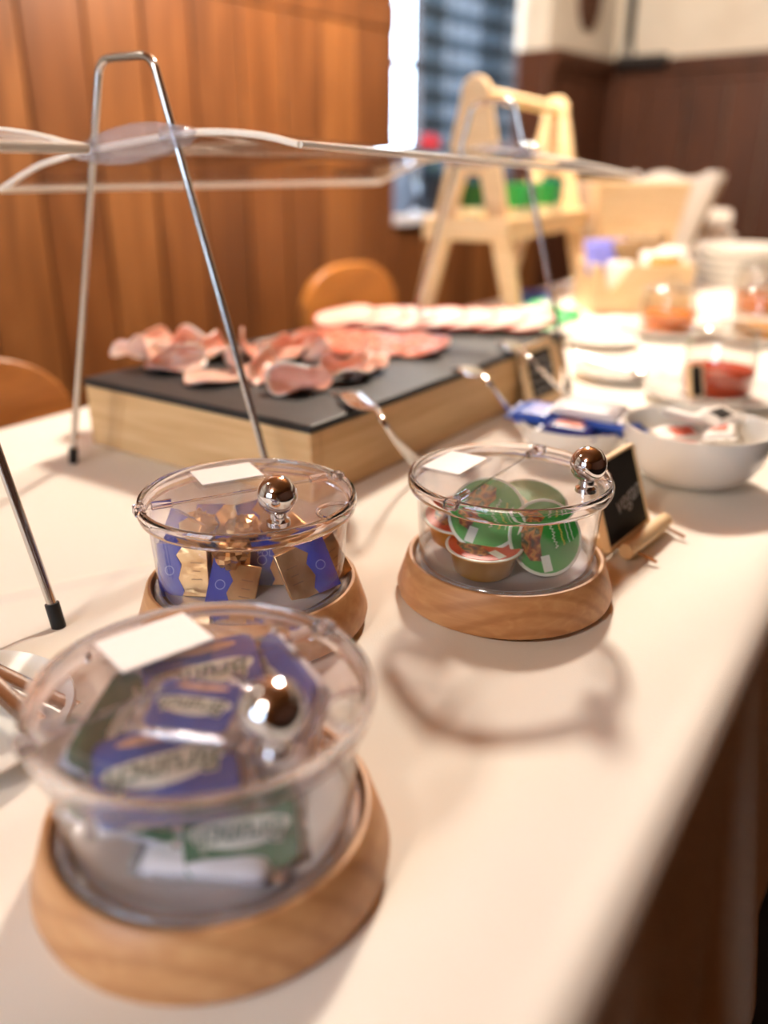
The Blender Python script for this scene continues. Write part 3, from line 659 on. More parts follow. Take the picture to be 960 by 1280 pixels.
for a in (
    ((185, 458), .040, 2.2, M_HAM[0], 'folded pale ham slice at the corner of the slate', 1, .030, True, .008),
    ((222, 462), .036, .4, M_HAM[2], 'ruffled rosy ham slice beside the corner slice', 2, .022, True, .009),
    ((246, 440), .036, 2.8, M_HAM[1], 'darker cured ham slice curled up highest in the heap', 3, .040, True, .012),
    ((270, 476), .040, .2, M_HAM[0], 'flat pale ham slice spread towards the slate edge', 4, .012, False, .005),
    ((272, 446), .034, 1.2, M_HAM[2], 'marbled ham slice rumpled behind the flat pale slice', 5, .030, True, .010),
    ((318, 448), .034, 1.8, M_HAM[1], 'cured ham slice folded upright in the middle of the heap', 6, .036, True, .010),
    ((352, 452), .034, .8, M_HAM[1], 'cured ham slice with white fat beside the upright fold', 7, .028, True, .010),
    ((372, 488), .036, .15, M_HAM[2], 'folded ham slice with pale top lying near the slate edge', 8, .024, True, .006),
    ((404, 462), .034, 2.4, M_HAM[2], 'ruffled ham slice rich in fat between fold and salami', 9, .026, True, .011),
    ((432, 474), .032, .5, M_HAM[2], 'ruffled fatty ham slice beside the fork tines', 10, .020, True, .012),
    ((205, 440), .032, 1.0, M_HAM[2], 'rosy ham slice rumpled against the far slate edge', 12, .034, True, .010),
    ((168, 448), .030, 2.9, M_HAM[0], 'small pale ham slice curled at the outermost slate corner', 13, .030, True, .009),
    ((298, 468), .032, 2.0, M_HAM[0], 'pale ham slice between the flat slice and the upright fold', 14, .024, True, .010),
    ((335, 474), .032, 1.2, M_HAM[2], 'rosy ham slice rumpled behind the pale topped fold', 15, .026, True, .010),
    ((385, 444), .032, .3, M_HAM[1], 'cured ham slice with bright fat touching the salami row', 16, .030, True, .010),
    ((458, 464), .032, 1.4, M_HAM[0], 'ruffled pale ham slice at the end of the heap', 11, .018, True, .012)):
    crumple(*a)
def flat_slice(px, rx, ry, yaw, z, m, name, label, cat, group, seed, tilt=.10, rind=None):
    rnd = random.Random(seed); c = at(*px, ZS+z); ph = rnd.random()*6; ca, sa = math.cos(yaw), math.sin(yaw); nu, nv = 7, 32
    def fn(i, j):
        f = .04 + .96*i/(nu-1); a = 2*math.pi*j/nv; x = rx*f*math.cos(a); y = ry*f*math.sin(a)
        zz = tilt*(x+rx) + .0015*f*math.sin(3*a+ph)
        return Vector((c.x + x*ca - y*sa, c.y + x*sa + y*ca, c.z + zz))
    q = MB().shell(fn, nu, nv, .0028, wrap=True); lo = min(p.z for p in q.v); dz = ZS + T + z + .0004 - lo; q.v = [p + Vector((0, 0, dz)) for p in q.v]
    o = q.build(name, m, angle=75, label=label, cat=cat, group=group)
    if rind:
        pts = [fn(nu-1, j % nv) + Vector((0, 0, dz)) for j in range(nv+1)]
        MB().tube(pts, .0024, 8, caps=False).build('rind', rind, o)
    return o
for k in range(7):
    f = k/6; px = (392 + 138*f, 428 + 6*f)
    flat_slice(px, .036, .036, math.radians(A_BOX)+.1, .0005*k, M_SAL, 'salami_slice', 'orange red salami slice fanned in the row beside the ham heap', 'salami slice', 'salami slices fanned in a row', 20+k, .14)
for k in range(4):
    f = k/3; px = (402 + 120*f, 440 + 2*f)
    flat_slice(px, .034, .034, math.radians(A_BOX)-.2, .0005*k, M_SAL, 'salami_slice', 'orange red salami slice in the second row towards the forks', 'salami slice', 'salami slices in the second row', 40+k, .14)
for k in range(7):
    f = k/6; px = (432 + 222*f, 404 + 4*f)
    flat_slice(px, .052, .046, math.radians(A_BOX)+.05, .004+.0005*k, M_LOIN, 'roast_pork_slice', 'large pale pork slice with pink rind overlapping its neighbours on the slate', 'pork slice', 'pale pork slices fanned on the slate', 60+k, .16, M_RIND)

# ---------------------------------------------------------------- forks resting on the slate edge
def fork(pts, label):
    """pts: (px,py,z) from tine root to handle end; the tines continue backwards"""
    w_ = [at(x, y, z) for x, y, z in pts]; e = empty('serving_fork', w_[-1], label=label, cat='fork', group='forks leaning on the slate')
    loc = lambda p: p - w_[-1]
    def smooth(ps, n):
        out = []
        for i in range(len(ps)-1):
            p0, p1, p2, p3 = ps[max(i-1, 0)], ps[i], ps[i+1], ps[min(i+2, len(ps)-1)]
            for k in range(n):
                t_ = k/n; out.append(.5*((2*p1) + (p2-p0)*t_ + (2*p0-5*p1+4*p2-p3)*t_**2 + (3*p1-p0-3*p2+p3)*t_**3))
        return out + [ps[-1]]
    hp = smooth(w_[1:], 7); n = len(hp)
    MB().tube([loc(p) for p in hp], [(.0032 + .0055*(i/(n-1))**2, .0017) for i in range(n)], 12).build('handle', M_STEEL, e)
    d = (w_[0]-w_[1]); dl = d.length; d.normalize(); sd = d.cross(Vector((0, 0, 1))).normalized(); up_ = sd.cross(d)
    hd = [w_[1] + d*dl*f - up_*.004*math.sin(f*math.pi) for f in arc(8, 0, 1)]
    MB().tube([loc(p) for p in hd], [(.0034 + .0100*math.sin(min(1, i/4)*math.pi/2), .0016) for i in range(8)], 14).build('head', M_STEEL, e)
    for k in range(4):
        o_ = sd*(-.0105 + .007*k); tp = [hd[-1] + o_ - d*.002 + d*.045*f - up_*.007*math.sin(f*2.2) for f in arc(7, 0, 1)]
        MB().tube([loc(p) for p in tp], [.0023*(1-.55*i/6) for i in range(7)], 8, flat=.7).build('tine', M_STEEL, e)
fork([(440, 492, .092), (472, 513, .096), (482, 532, .088), (500, 556, .050), (527, 585, .006)], 'steel fork on the slate nearest the ruffled ham heap')
fork([(584, 459, .092), (605, 470, .096), (616, 484, .086), (636, 512, .045), (655, 538, .006)], 'steel fork on the slate between salami and pork slices')
fork([(638, 427, .094), (654, 440, .096), (668, 453, .088), (690, 476, .052), (714, 498, .010)], 'steel fork on the slate reaching over the framed chalkboard')

# ================================================================ SNEEZE GUARDS
GY = -.5386; gu = Vector((math.cos(GY), math.sin(GY), 0)); gv = Vector((-gu.y, gu.x, 0))
GH, GF, GT = .4015, .1476, .032
def fillet(a, b, c, r, n=7):
    d0 = (a-b).normalized(); d1 = (c-b).normalized(); ang = d0.angle(d1); k = r/math.tan(ang/2)
    ctr = b + (d0+d1).normalized()*(r/math.sin(ang/2)); s0 = b+d0*k-ctr; s1 = b+d1*k-ctr; th = s0.angle(s1)
    return [ctr + (s0*math.sin(th*(1-f)) + s1*math.sin(th*f))/math.sin(th) for f in arc(n, 0, 1)]
def arch(par, c):
    Z = Vector((0, 0, 1)); L0 = c - gu*GF + Z*.006; R0 = c + gu*GF + Z*.006; L1 = c - gu*GT + Z*GH; R1 = c + gu*GT + Z*GH
    pts = [L0] + [L0.lerp(L1, f) for f in (.3, .6)] + fillet(L0, L1, R1, .016) + fillet(L1, R1, R0, .016) + [R1.lerp(R0, f) for f in (.4, .7)] + [R0]
    a = MB().tube(pts, .0036, 12).build('arch', M_STEEL, par)
    for f0, f1 in ((L0, L1), (R0, R1)):
        d = (f1-f0).normalized(); MB().tube([f0 - Vector((0, 0, .0055)), f0 + d*.014], .0052, 12).build('rubber_foot', M_BLACK, a)
    # clear bracket that carries the canopy
    zb = .331; n = 18; sl = .125
    def lens(x, s_): return (c + gu*x + Z*(zb + .07*x*0 + (x+.005)*sl*.9 + s_*.016*(1-(abs(x)/.082)**2.2)))
    q = MB(); up_ = [lens(-.08+.16*i/(n-1), 1) for i in range(n)]; dn = [lens(-.08+.16*i/(n-1), -1) for i in range(n)]
    v = [p + gv*s_*.007 for s_ in (-1, 1) for p in up_ + dn[::-1]]; m_ = 2*n
    q.add(v, [tuple(range(m_))[::-1], tuple(range(m_, 2*m_))] + [(i, (i+1) % m_, m_+(i+1) % m_, m_+i) for i in range(m_)])
    br = q.build('bracket', M_BRKT, par, smooth=False, bevel=.002)
    for x in (-.052, .052): MB().box(c + gu*x + Z*(zb + x*sl*.9), (.022, .024, .016), basis(gu, gv, Z)).build('clamp', M_BRKT, br, bevel=.004)
def interp(pr, x):
    for (a, za), (b, zb) in zip(pr, pr[1:]):
        if x <= b: return za + (zb-za)*(x-a)/(b-a)
    return pr[-1][1]
NEAR = [(-.2015, .2897), (-.139, .3128), (-.084, .3235), (-.013, .3319), (.0505, .3385), (.0805, .3405), (.1245, .3392), (.162, .3348), (.1857, .3286)]
FAR = [(-.1900, .2925), (-.120, .322), (-.0507, .3345), (0, .3375), (.0506, .3350), (.1517, .3178), (.2159, .3049)]
def canopy(par, c0, c1, pr0, pr1, m, me):
    nu, nv = 15, 33
    def fn(i, j):
        f = i/(nu-1); v = j/(nv-1); p = []
        for c, pr in ((c0, pr0), (c1, pr1)):
            x = pr[0][0] + (pr[-1][0]-pr[0][0])*v; zz = sum(interp(pr, x+d) for d in (-.012, -.006, 0, .006, .012))/5
            p.append(c + gu*x + Vector((0, 0, zz)))
        return p[0].lerp(p[1], f)
    pn = MB().shell(fn, nu, nv, .003).build('canopy', m, par, angle=60)
    for nm, line in (('edge', [fn(0, j) for j in range(nv)]), ('edge', [fn(nu-1, j) for j in range(nv)]), ('edge', [fn(i, 0) for i in range(nu)]), ('edge', [fn(i, nv-1) for i in range(nu)])):
        MB().tube(line, .0036, 8, flat=.8).build('polished_edge', me, pn)
A1 = Vector((-.2283, .8242, T)); A2 = A1 + Vector((.3824, .4954, 0))
g = empty('sneeze_guard', (0, 0, 0), label='clear curved canopy on two wire arches spanning the meat box', cat='sneeze guard'); 
arch(g, A1); arch(g, A2); canopy(g, A1, A2, NEAR, FAR, M_ACRY, M_EDGE)
A0 = at(74, 785) - gu*GF; A0.z = T
g2 = empty('sneeze_guard', (0, 0, 0), label='clear canopy on wire arches whose foot stands behind the cream cheese jar', cat='sneeze guard')
B0 = A0 - Vector((.345, .565, 0))
arch(g2, A0); arch(g2, B0)
PR2 = [(-.215, .288), (-.15, .307), (-.08, .323), (0, .331), (.07, .334), (.14, .3315), (.175, .328), (.214, .3205)]
canopy(g2, B0 - gv*.02, A0 + gv*.02, PR2, PR2, M_ACRY, M_EDGE)

for g_, b_ in ((g, A1.lerp(A2, .5)), (g2, A0.lerp(B0, .5))):      # origin at the base of each guard
    for ch in [x for x in bpy.data.objects if x.parent == g_]: ch.matrix_parent_inverse = Matrix.Translation(-b_)
    g_.location = b_

# ================================================================ CHALKBOARDS
def board(c, xdir, lean, wd, ht, fr, label, group=None):
    x = xdir.normalized(); nrm = Vector((x.y, -x.x, 0)); nrm = (nrm*math.cos(lean) + Vector((0, 0, 1))*math.sin(lean)).normalized(); y = nrm.cross(x)
    e = empty('chalkboard_sign', c, label=label, cat='sign', R=basis(x, y, nrm))
    MB().box((0, ht/2, 0), (wd-2*fr, ht-2*fr, .004)).build('slate_face', M_CHALK, e, smooth=False)
    for s_ in (-1, 1):
        MB().box((s_*(wd-fr)/2, ht/2, 0), (fr, ht, .008)).build('frame_rail', M_PINE, e, smooth=False, bevel=.001)
        MB().box((0, ht/2 + s_*(ht-fr)/2, 0), (wd-2*fr, fr, .008)).build('frame_rail', M_PINE, e, smooth=False, bevel=.001)
    return e
p0, p1 = at(766, 690, .004), at(808, 657, .004)
vd = (p1-p0).normalized(); c = p1 - vd*.044 + Vector((0, 0, .004))
sg = board(c, vd, .34, .088, .076, .003, 'black chalkboard reading vegan on a log stand beside the spread jar')
text('lettering', 'vegan', .024, mat('faint_chalk', rgb(170, 170, 172), .9), sg, TM(.012, .034, .0024, .12), .0001, shear=.25)
nb = Vector((vd.y, -vd.x, 0))
q = MB(); lg = c + nb*.004 - Vector((0, 0, .0)); ls = empty('log_stand', Vector((c.x, c.y, T)), label='small peeled log with twig feet holding the vegan chalkboard', cat='stand')
o_ = Vector((c.x, c.y, T)); lp = lambda f: o_*0 + vd*(-.035+.090*f) + Vector((0, 0, .0095))
MB().tube([lp(f) + nb*.013 for f in arc(6, 0, 1)], [.0068, .0074, .0070, .0076, .0072, .0068], 14).build('log', M_PINE, ls)
MB().tube([lp(f) - nb*.014 for f in arc(6, 0, 1)], [.0065, .0068, .007, .0066, .0068, .0062], 14).build('log', M_PINE, ls)
for f in (.15, .9): MB().tube([lp(f) + nb*.036 - Vector((0, 0, .0078)), lp(f) + nb*.012 - Vector((0, 0, .002)), lp(f) - nb*.02 - Vector((0, 0, .006))], .0016, 8).build('twig', M_CHAIR, ls)
p0, p1 = at(676, 517, .002), at(714, 496, .002); vd = bt
c = PB(0, 0); m_ = (p0+p1)/2; c = Vector((m_.x, m_.y, T+.002)); c = c + bn*(BN1 + .028 - c.dot(bn))
sg = board(c, vd, .30, .105, .088, .012, 'framed chalkboard with chalk lines leaning against the wooden box')
rnd = random.Random(4)
for k in range(4):
    q = MB()
    for j in range(9):
        x0 = -.034 + .0075*j; q.tube([(x0, .020+.014*k+rnd.uniform(-.002, .002), .0023), (x0+.003, .023+.014*k+rnd.uniform(-.002, .003), .0023), (x0+.006, .020+.014*k+rnd.uniform(-.002, .002), .0023)], .0008, 6)
    q.build('chalk_line', M_CHALKW, sg)

# ================================================================ WOODEN A-FRAME STAND
s0 = at(597, 97, .488); s1 = at(697, 123, .488); sd = Vector((s1.x-s0.x, s1.y-s0.y, 0)); SL = sd.length; sd.normalize(); sn = Vector((sd.y, -sd.x, 0))
stand = empty('tiered_stand', (s0.x, s0.y, T), label='tall pale wooden stand with two leg frames, dowel handle and shelf', cat='stand', R=basis(sd, sn, Vector((0, 0, 1))))
HT = .492; SPR = .112
def leg_frame(x):
    for s_ in (-1, 1):
        pw = .021
        poly = [(s_*SPR-pw*.95, 0), (s_*SPR+pw*.95, 0), (s_*.004+.026, HT-.035), (s_*.004-.026, HT-.035)]
        MB().prism(poly, x-.010+.001*s_, x+.010+.001*s_, lambda a, b, h: Vector((h, a, b))).build('leg', M_PINE, stand, smooth=False, bevel=.002)
    hd = [(.031*math.cos(a), HT-.036+.036*math.sin(a)) for a in arc(15, 0, math.pi)] + [(-.047, HT-.16), (-.030, HT-.19), (.030, HT-.19), (.047, HT-.16)]
    MB().prism(hd, x-.0125, x+.0125, lambda a, b, h: Vector((h, a, b))).build('head_plate', M_PINE, stand, bevel=.002)
leg_frame(0); leg_frame(SL)
MB().tube([(.012, 0, HT-.030), (SL-.012, 0, HT-.030)], .0135, 16).build('dowel_handle', M_PINE, stand)
ZSH = .190
MB().box((SL/2, 0, ZSH), (SL+.05, .168, .010)).build('shelf', M_PINE, stand, smooth=False)
for s_ in (-1, 1): MB().box((SL/2, s_*.092, ZSH+.004), (SL+.07, .014, .046)).build('shelf_rail', M_PINE, stand, smooth=False, bevel=.002)
for x in (-.035, SL+.035): MB().box((x, 0, ZSH+.004), (.014, .198, .046)).build('shelf_rail', M_PINE, stand, smooth=False, bevel=.002)
# green packs on the shelf and under the stand
M_GP = noise_mat('bright_green_wrap', [(.3, rgb(30, 168, 84)), (.7, rgb(80, 204, 120))], nscale=30, rough=.3); M_GPW = mat('white_print', rgb(226, 236, 226), .4)
M_TEAL = mat('teal_wrap', rgb(40, 140, 140), .35); M_BLUEW = mat('blue_wrap', rgb(40, 84, 186), .35); M_LILAC = mat('lilac_wrap', rgb(128, 130, 214), .4); M_BROWNW = mat('brown_paper', rgb(140, 112, 78), .6)
def green_cup(x, y, label, m, r=.030, h=.086):
    base = stand.matrix_world if False else Matrix.Translation((s0.x, s0.y, T)) @ basis(sd, sn, Vector((0, 0, 1))).to_4x4()
    e = empty('green_tub', base @ Vector((x, y, ZSH+.0052)), label=label, cat='tub', group='green tubs on the stand shelf')
    MB().lathe([(0, 0), (r*.8, 0), (r, h), (r*1.06, h), (r*1.06, h+.004), (0, h+.004)], 24).build('tub_body', m, e)
    MB().lathe([(r*.86, h*.20), (r*.875, h*.20), (r*.925, h*.45), (r*.90, h*.45)], 24, closed=True).build('paper_band', M_GPW, e)
green_cup(.12, .052, 'bright green tub on the shelf beside the front leg frame', M_GP)
green_cup(.20, .056, 'bright green tub second from the front leg frame on the shelf', M_GP)
green_cup(.345, .058, 'green tub standing next to the teal tub on the shelf', M_GP)
green_cup(.425, .050, 'teal topped tub by the rear leg frame on the shelf', M_TEAL, h=.095)
green_cup(.10, -.04, 'dark green tub between the two front legs on the shelf', mat('dark_green_wrap', rgb(20, 96, 56), .4))
def sachet(c, yaw, tilt, m, label, wd=.07, dp=.05, seed=0, name='sachet', group=None, stripe=None, ht=.012):
    R = Matrix.Rotation(yaw, 3, 'Z') @ Matrix.Rotation(tilt, 3, 'X')
    e = empty(name, c, label=label, cat='sachet', group=group, R=R)
    b = slab(wd, dp, ht, .001, seed=seed, n=11).build('sachet_body', m, e, angle=70)
    for s_ in (-1, 1): MB().shell(lambda i, k: (s_*(wd/2-.001+.006*i/2), -dp/2*.95+dp*.95*k/10, .0010*math.sin(k*1.9+seed)*i/2), 3, 11, .0006).build('sealed_edge', m, b)
    if stripe: MB().box((0, 0, ht/2+.0012), (wd*.5, dp*.45, .0008)).build('printed_panel', stripe, b, smooth=False)
    return e
for k, (px, z, yw, tl, mm, lb) in enumerate((
    ((678, 400), .010, .3, .1, M_GP, 'green sachet lying flat under the wooden stand'), ((700, 392), .012, -.4, .2, M_GP, 'green sachet resting on the flat ones under the stand'),
    ((682, 384), .034, .9, .3, M_GP, 'green sachet on top of the little heap under the stand'), ((690, 402), .030, 1.6, -.2, M_GP, 'green sachet at the front of the heap under the stand'),
    ((668, 372), .022, .1, .5, M_BLUEW, 'blue sachet behind the green heap under the stand'))):
    sachet(at(*px, z), yw, tl, mm, lb, .085, .06, k, group='sachets under the stand', stripe=M_GPW if k == 2 else None)

# ================================================================ WHITE CROCKERY NEAR THE TABLE EDGE
def bowl(c, r, h, label, foot=.5):
    e = empty('porcelain_bowl', c, label=label, cat='bowl', group='white porcelain bowls')
    pr = [(0, .006), (r*foot*.9, .006), (r*foot*.92, 0), (r*foot, 0), (r*foot*1.03, .006)] + [(r*(foot*1.03 + (1-foot*1.03)*math.sin(a)), .006+(h-.006)*(1-math.cos(a))) for a in arc(14, .15, math.pi/2)]
    pr += [(r*1.0, h+.0015), (r*.97, h+.0015)] + [(r*.965*(foot + (1-foot)*math.sin(a)), .011+(h-.011)*(1-math.cos(a))) for a in arc(14, math.pi/2, .1)] + [(0, .011)]
    MB().lathe(pr, 64).build('bowl_body', M_CERAM, e, angle=60)
    return e
bc = at(882, 590, 0.0); bc = Vector((.332, .850, T)); BR, BHh = .077, .063
bowl(bc, BR, BHh, 'white porcelain bowl of red printed sachets beside the table edge')
M_SRED = mat('red_printed_panel', rgb(206, 96, 70), .5); M_SWH = mat('white_sachet_paper', rgb(232, 226, 218), .5)
for k, (dx, dy, z, yw, tl, st) in enumerate(((-.012, .012, .036, .3, .25, M_SRED), (.022, -.004, .044, 1.2, -.15, M_SRED), (.000, .030, .050, 2.2, .3, None), (-.02, -.018, .032, 2.7, .15, M_SRED), (.032, .026, .052, .7, .3, M_BLACK))):
    sachet(bc + Vector((dx, dy, z+.012)), yw, tl, M_SWH, ['white sachet with red panel lying towards the bowl rim', 'white sachet with red panel in the middle of the bowl', 'plain white sachet at the back of the bowl', 'white sachet with red panel at the front of the bowl', 'white sachet with black panel leaning at the bowl side'][k], .052, .036, 20+k, group='sachets in the white bowl', stripe=st, ht=.008)
dc = Vector((.222, .935, T))
bowl(dc, .062, .040, 'shallow white porcelain dish of blue wrapped packs', .55)
for k, (dx, dy, z, yw, tl, mm, st, lb, ww, dd) in enumerate((
    (-.028, .016, .030, -.55, .12, M_BLUEW, M_LILAC, 'bright blue pack with lilac panel hanging over the dish rim', .085, .055),
    (.014, -.008, .042, -.6, .1, M_PWHITE, None, 'white pack lying across the blue packs in the dish', .080, .050),
    (.034, -.030, .030, -.5, -.1, M_BLUEW, M_PWHITE, 'blue edged pack under the white one in the dish', .070, .042),
    (-.012, -.030, .026, -.6, .1, mat('dark_blue_wrap', rgb(30, 40, 120), .35), M_SRED, 'dark blue pack with red panel at the front of the dish', .062, .036))):
    sachet(dc + Vector((dx, dy, z+.014)), yw, tl, mm, lb, ww, dd, 40+k, group='packs in the shallow dish', stripe=st, ht=.014)
def plate(c, r, label, name='porcelain_plate', group='white porcelain plates', h=.016):
    pr = [(0, .003), (r*.55, .003), (r*.57, 0), (r*.62, 0), (r*.66, .004), (r*.97, h-.002), (r, h), (r*.985, h+.0015), (r*.68, .0075), (r*.62, .006), (0, .006)]
    return MB().lathe(pr, 64, c=c).build(name, M_CERAM, angle=60, label=label, cat='plate', group=group)
def zt(p): return Vector((p.x, p.y, T))
# jam glasses
M_ORJ = mat('orange_marmalade', rgb(242, 124, 2), .12, sss=.2); M_RDJ = mat('red_jam', rgb(198, 56, 10), .12, sss=.2); M_AMB = mat('amber_honey', rgb(220, 150, 50), .1, sss=.3)
def jam_glass(c, r, h, fill, m, label, lid=False):
    e = empty('jam_glass', c, label=label, cat='glass jar', group='glass jam jars on white plates')
    pr = [(0, 0), (r*.86, 0), (r*.97, h*.1), (r, h*.45), (r*.97, h*.8), (r*.88, h*.9), (r*.92, h), (r*.89, h), (r*.84, h*.9), (r*.93, h*.8), (r*.96, h*.45), (r*.92, h*.12), (r*.8, .004), (0, .004)]
    MB().lathe(pr, 48).build('glass_body', clear('thin_glass', (.95, .95, .94, 1), .02, 1.5, 1.3) if 'thin_glass' not in MATS else MATS['thin_glass'], e, angle=60)
    MB().lathe([(0, .0045), (r*.79, .0045), (r*.91, h*.13), (r*.94, fill*.8), (r*.94, fill), (r*.9, fill*.985), (0, fill*.98)], 48).build('jam', m, e, angle=60)
    if lid:
        l_ = MB().lathe([(0, h+.016), (r*.5, h+.014), (r*.9, h+.006), (r*.96, h+.001), (r*.9, h+.0005), (0, h+.010)], 40).build('glass_lid', MATS['thin_glass'], e, angle=60)
        MB().lathe([(0, h+.034), (.010, h+.030), (.012, h+.024), (.006, h+.014), (0, h+.014)], 20).build('lid_knob', MATS['thin_glass'], l_)
    return e
def spoon(c, yaw, label, L=.15, z0=.01, z1=.05):
    d = Vector((math.cos(yaw), math.sin(yaw), 0)); e = empty('teaspoon', c, label=label, cat='spoon', group='teaspoons by the jam glasses')
    pt = [d*(L*f) + Vector((0, 0, z0 + (z1-z0)*f)) for f in arc(10, 0, 1)]
    MB().tube(pt, [(.0022 + .003*f*f, .0013) for f in arc(10, 0, 1)], 10).build('handle', M_STEEL, e)
    MB().lathe([(0, -.004), (.008, -.003), (.013, .001), (.0125, .0018), (.007, -.002), (0, -.003)], 24, c=-d*.014 + Vector((0, 0, z0))).build('spoon_bowl', M_STEEL, e)
c = zt(at(893, 500)); plate(c, .105, 'white plate carrying the big red jam glass'); jam_glass(c + Vector((.0, 0, .0066)), .052, .092, .042, M_RDJ, 'large glass of red jam on a white plate', True)
tg = board(zt(at(868, 513)) + Vector((0, 0, .0185)), Vector((.85, .5, 0)), .25, .026, .046, .002, 'tiny black tag leaning on the plate before the red jam')
c2 = zt(at(832, 420)); plate(c2, .100, 'white plate carrying the orange marmalade glass'); jam_glass(c2 + Vector((0, 0, .0066)), .056, .085, .040, M_ORJ, 'wide glass of orange marmalade on a white plate', True)
c3 = zt(at(946, 428)); plate(c3, .095, 'white plate carrying the amber honey glass'); jam_glass(c3 + Vector((0, 0, .0066)), .052, .090, .030, M_AMB, 'glass of amber honey behind the red jam', True)
c4 = zt(at(944, 392)); jam_glass(c4 + Vector((0, 0, .0005)), .055, .105, .05, M_ORJ, 'tall glass of orange jam beside the platter stack', True)
c5 = zt(at(772, 472)); plate(c5, .075, 'small white saucer with teaspoon between chalkboard and jam')
spoon(c5 + Vector((.02, .0, .006)), 2.3, 'teaspoon resting on the small white saucer', .11, .006, .018)
plate(zt(at(748, 432)), .075, 'small empty white saucer beside the wooden stand')
spoon(c2 + Vector((-.0, -.075, .012)), 2.9, 'teaspoon lying on the marmalade plate', .12, .006, .012)

# ================================================================ FAR END OF THE TABLE
# crate with notched front
ca_, cb_ = at(738, 394), at(862, 394); cw = (cb_-ca_).length; cx = (cb_-ca_).normalized(); cy = Vector((-cx.y, cx.x, 0))
crate = empty('wooden_crate', zt(ca_.lerp(cb_, .5)), label='pale wooden crate with notched front full of sachets', cat='crate', R=basis(cx, cy, Vector((0, 0, 1))))
hh = .112
front = [(-cw/2, 0), (cw/2, 0), (cw/2, hh), (-.035, hh), (-.075, hh*.48), (-.078, hh*.48), (-cw/2+.018, hh), (-cw/2, hh)]
MB().prism(front, 0, .012, lambda a, b, h: Vector((a, h, b))).build('front_board', M_PINE, crate, smooth=False, bevel=.0015)
MB().box((0, .18, hh/2), (cw, .012, hh)).build('back_board', M_PINE, crate, smooth=False, bevel=.0015)
for s_ in (-1, 1): MB().box((s_*(cw/2-.006), .093, hh/2), (.012, .160, hh)).build('side_board', M_PINE, crate, smooth=False, bevel=.0015)
MB().box((0, .093, .006), (cw-.026, .160, .010)).build('bottom_board', M_PINE, crate, smooth=False)
cm = Matrix.Translation(zt(ca_.lerp(cb_, .5))) @ basis(cx, cy, Vector((0, 0, 1))).to_4x4()
for k, (x, y, z, yw, tl, mm, lb, ww, dd) in enumerate((
    (-.085, .06, .125, .2, 1.1, M_LILAC, 'lilac sachet standing at the crate side near the stand', .075, .085), (-.055, .09, .12, -.2, 1.2, M_LILAC, 'lilac sachet behind the first one in the crate', .07, .09),
    (-.01, .07, .118, .5, 1.0, M_BROWNW, 'brown paper sachet leaning in the middle of the crate', .085, .10), (.03, .11, .13, -.3, 1.15, M_BROWNW, 'brown paper sachet farther back in the crate', .085, .10),
    (.05, .06, .105, .1, .9, M_SWH, 'white sachet leaning beside the brown ones in the crate', .07, .08), (.085, .08, .110, -.2, 1.1, M_SWH, 'white sachet at the crate end by the platters', .07, .08),
    (-.045, .03, .085, .0, 1.2, M_SWH, 'white sachet showing in the crate notch', .06, .07), (.055, .03, .095, .0, 1.3, mat('orange_wrap', rgb(224, 138, 44), .4), 'orange sachet behind the crate front board', .065, .07))):
    sachet(cm @ Vector((x, y, z)), yw, tl, mm, lb, ww, dd, 70+k, group='sachets in the wooden crate')
# flared wooden basket with white napkin
bc_ = at(778, 262, .20); kk = 2.45/bc_.y if bc_.y else 1
bpos = EYE + ray(782, 300)*((2.46)/ray(785, 300).y); bpos.z = T
bk = empty('bread_basket', bpos, label='flared pale wooden bread box behind the notched crate', cat='basket', R=basis(cx, cy, Vector((0, 0, 1))))
def frustum(m_, par, w0, w1, h, th, name):
    for s_ in (-1, 1):
        for ax in (0, 1):
            def fn(i, j, s_=s_, ax=ax):
                f = i; half = (w0 + (w1-w0)*f)/2; u = -half + 2*half*j/3
                return Vector((u, s_*half, h*f)) if ax == 0 else Vector((s_*half, u, h*f))
            MB().shell(fn, 2, 4, th).build(name, m_, par, smooth=False)
frustum(M_PINE, bk, .15, .24, .285, .010, 'side_board'); MB().box((0, 0, .008), (.14, .14, .012)).build('bottom_board', M_PINE, bk, smooth=False)
npos = EYE + ray(836, 300)*(2.86/ray(838, 300).y); npos.z = T
M_NAPK = noise_mat('white_napkin', [(.3, rgb(226, 216, 204)), (.7, rgb(238, 230, 220))], nscale=8, rough=.9)
nb_ = empty('lined_basket', npos, label='flared basket lined with a white napkin standing above the folded towel', cat='basket', R=basis(cx, cy, Vector((0, 0, 1))))
frustum(M_BROWNW, nb_, .09, .21, .285, .006, 'wicker_side')
q = MB(); n = 40
def napfn(i, j):
    a = 2*math.pi*j/n; f = i/6; sq = 1/max(abs(math.cos(a)), abs(math.sin(a))); half = (.115 + .115*f)/2*min(sq, 1.25)
    return Vector((math.cos(a)*half*1.06, math.sin(a)*half*1.06, .07 + .232*f + .010*f*math.sin(5*a) - (0)))
q.shell(napfn, 7, n, .003, wrap=True).build('napkin', M_NAPK, nb_, angle=60)
MB().box((0, 0, .006), (.09, .09, .010)).build('bottom_board', M_BROWNW, nb_, smooth=False)
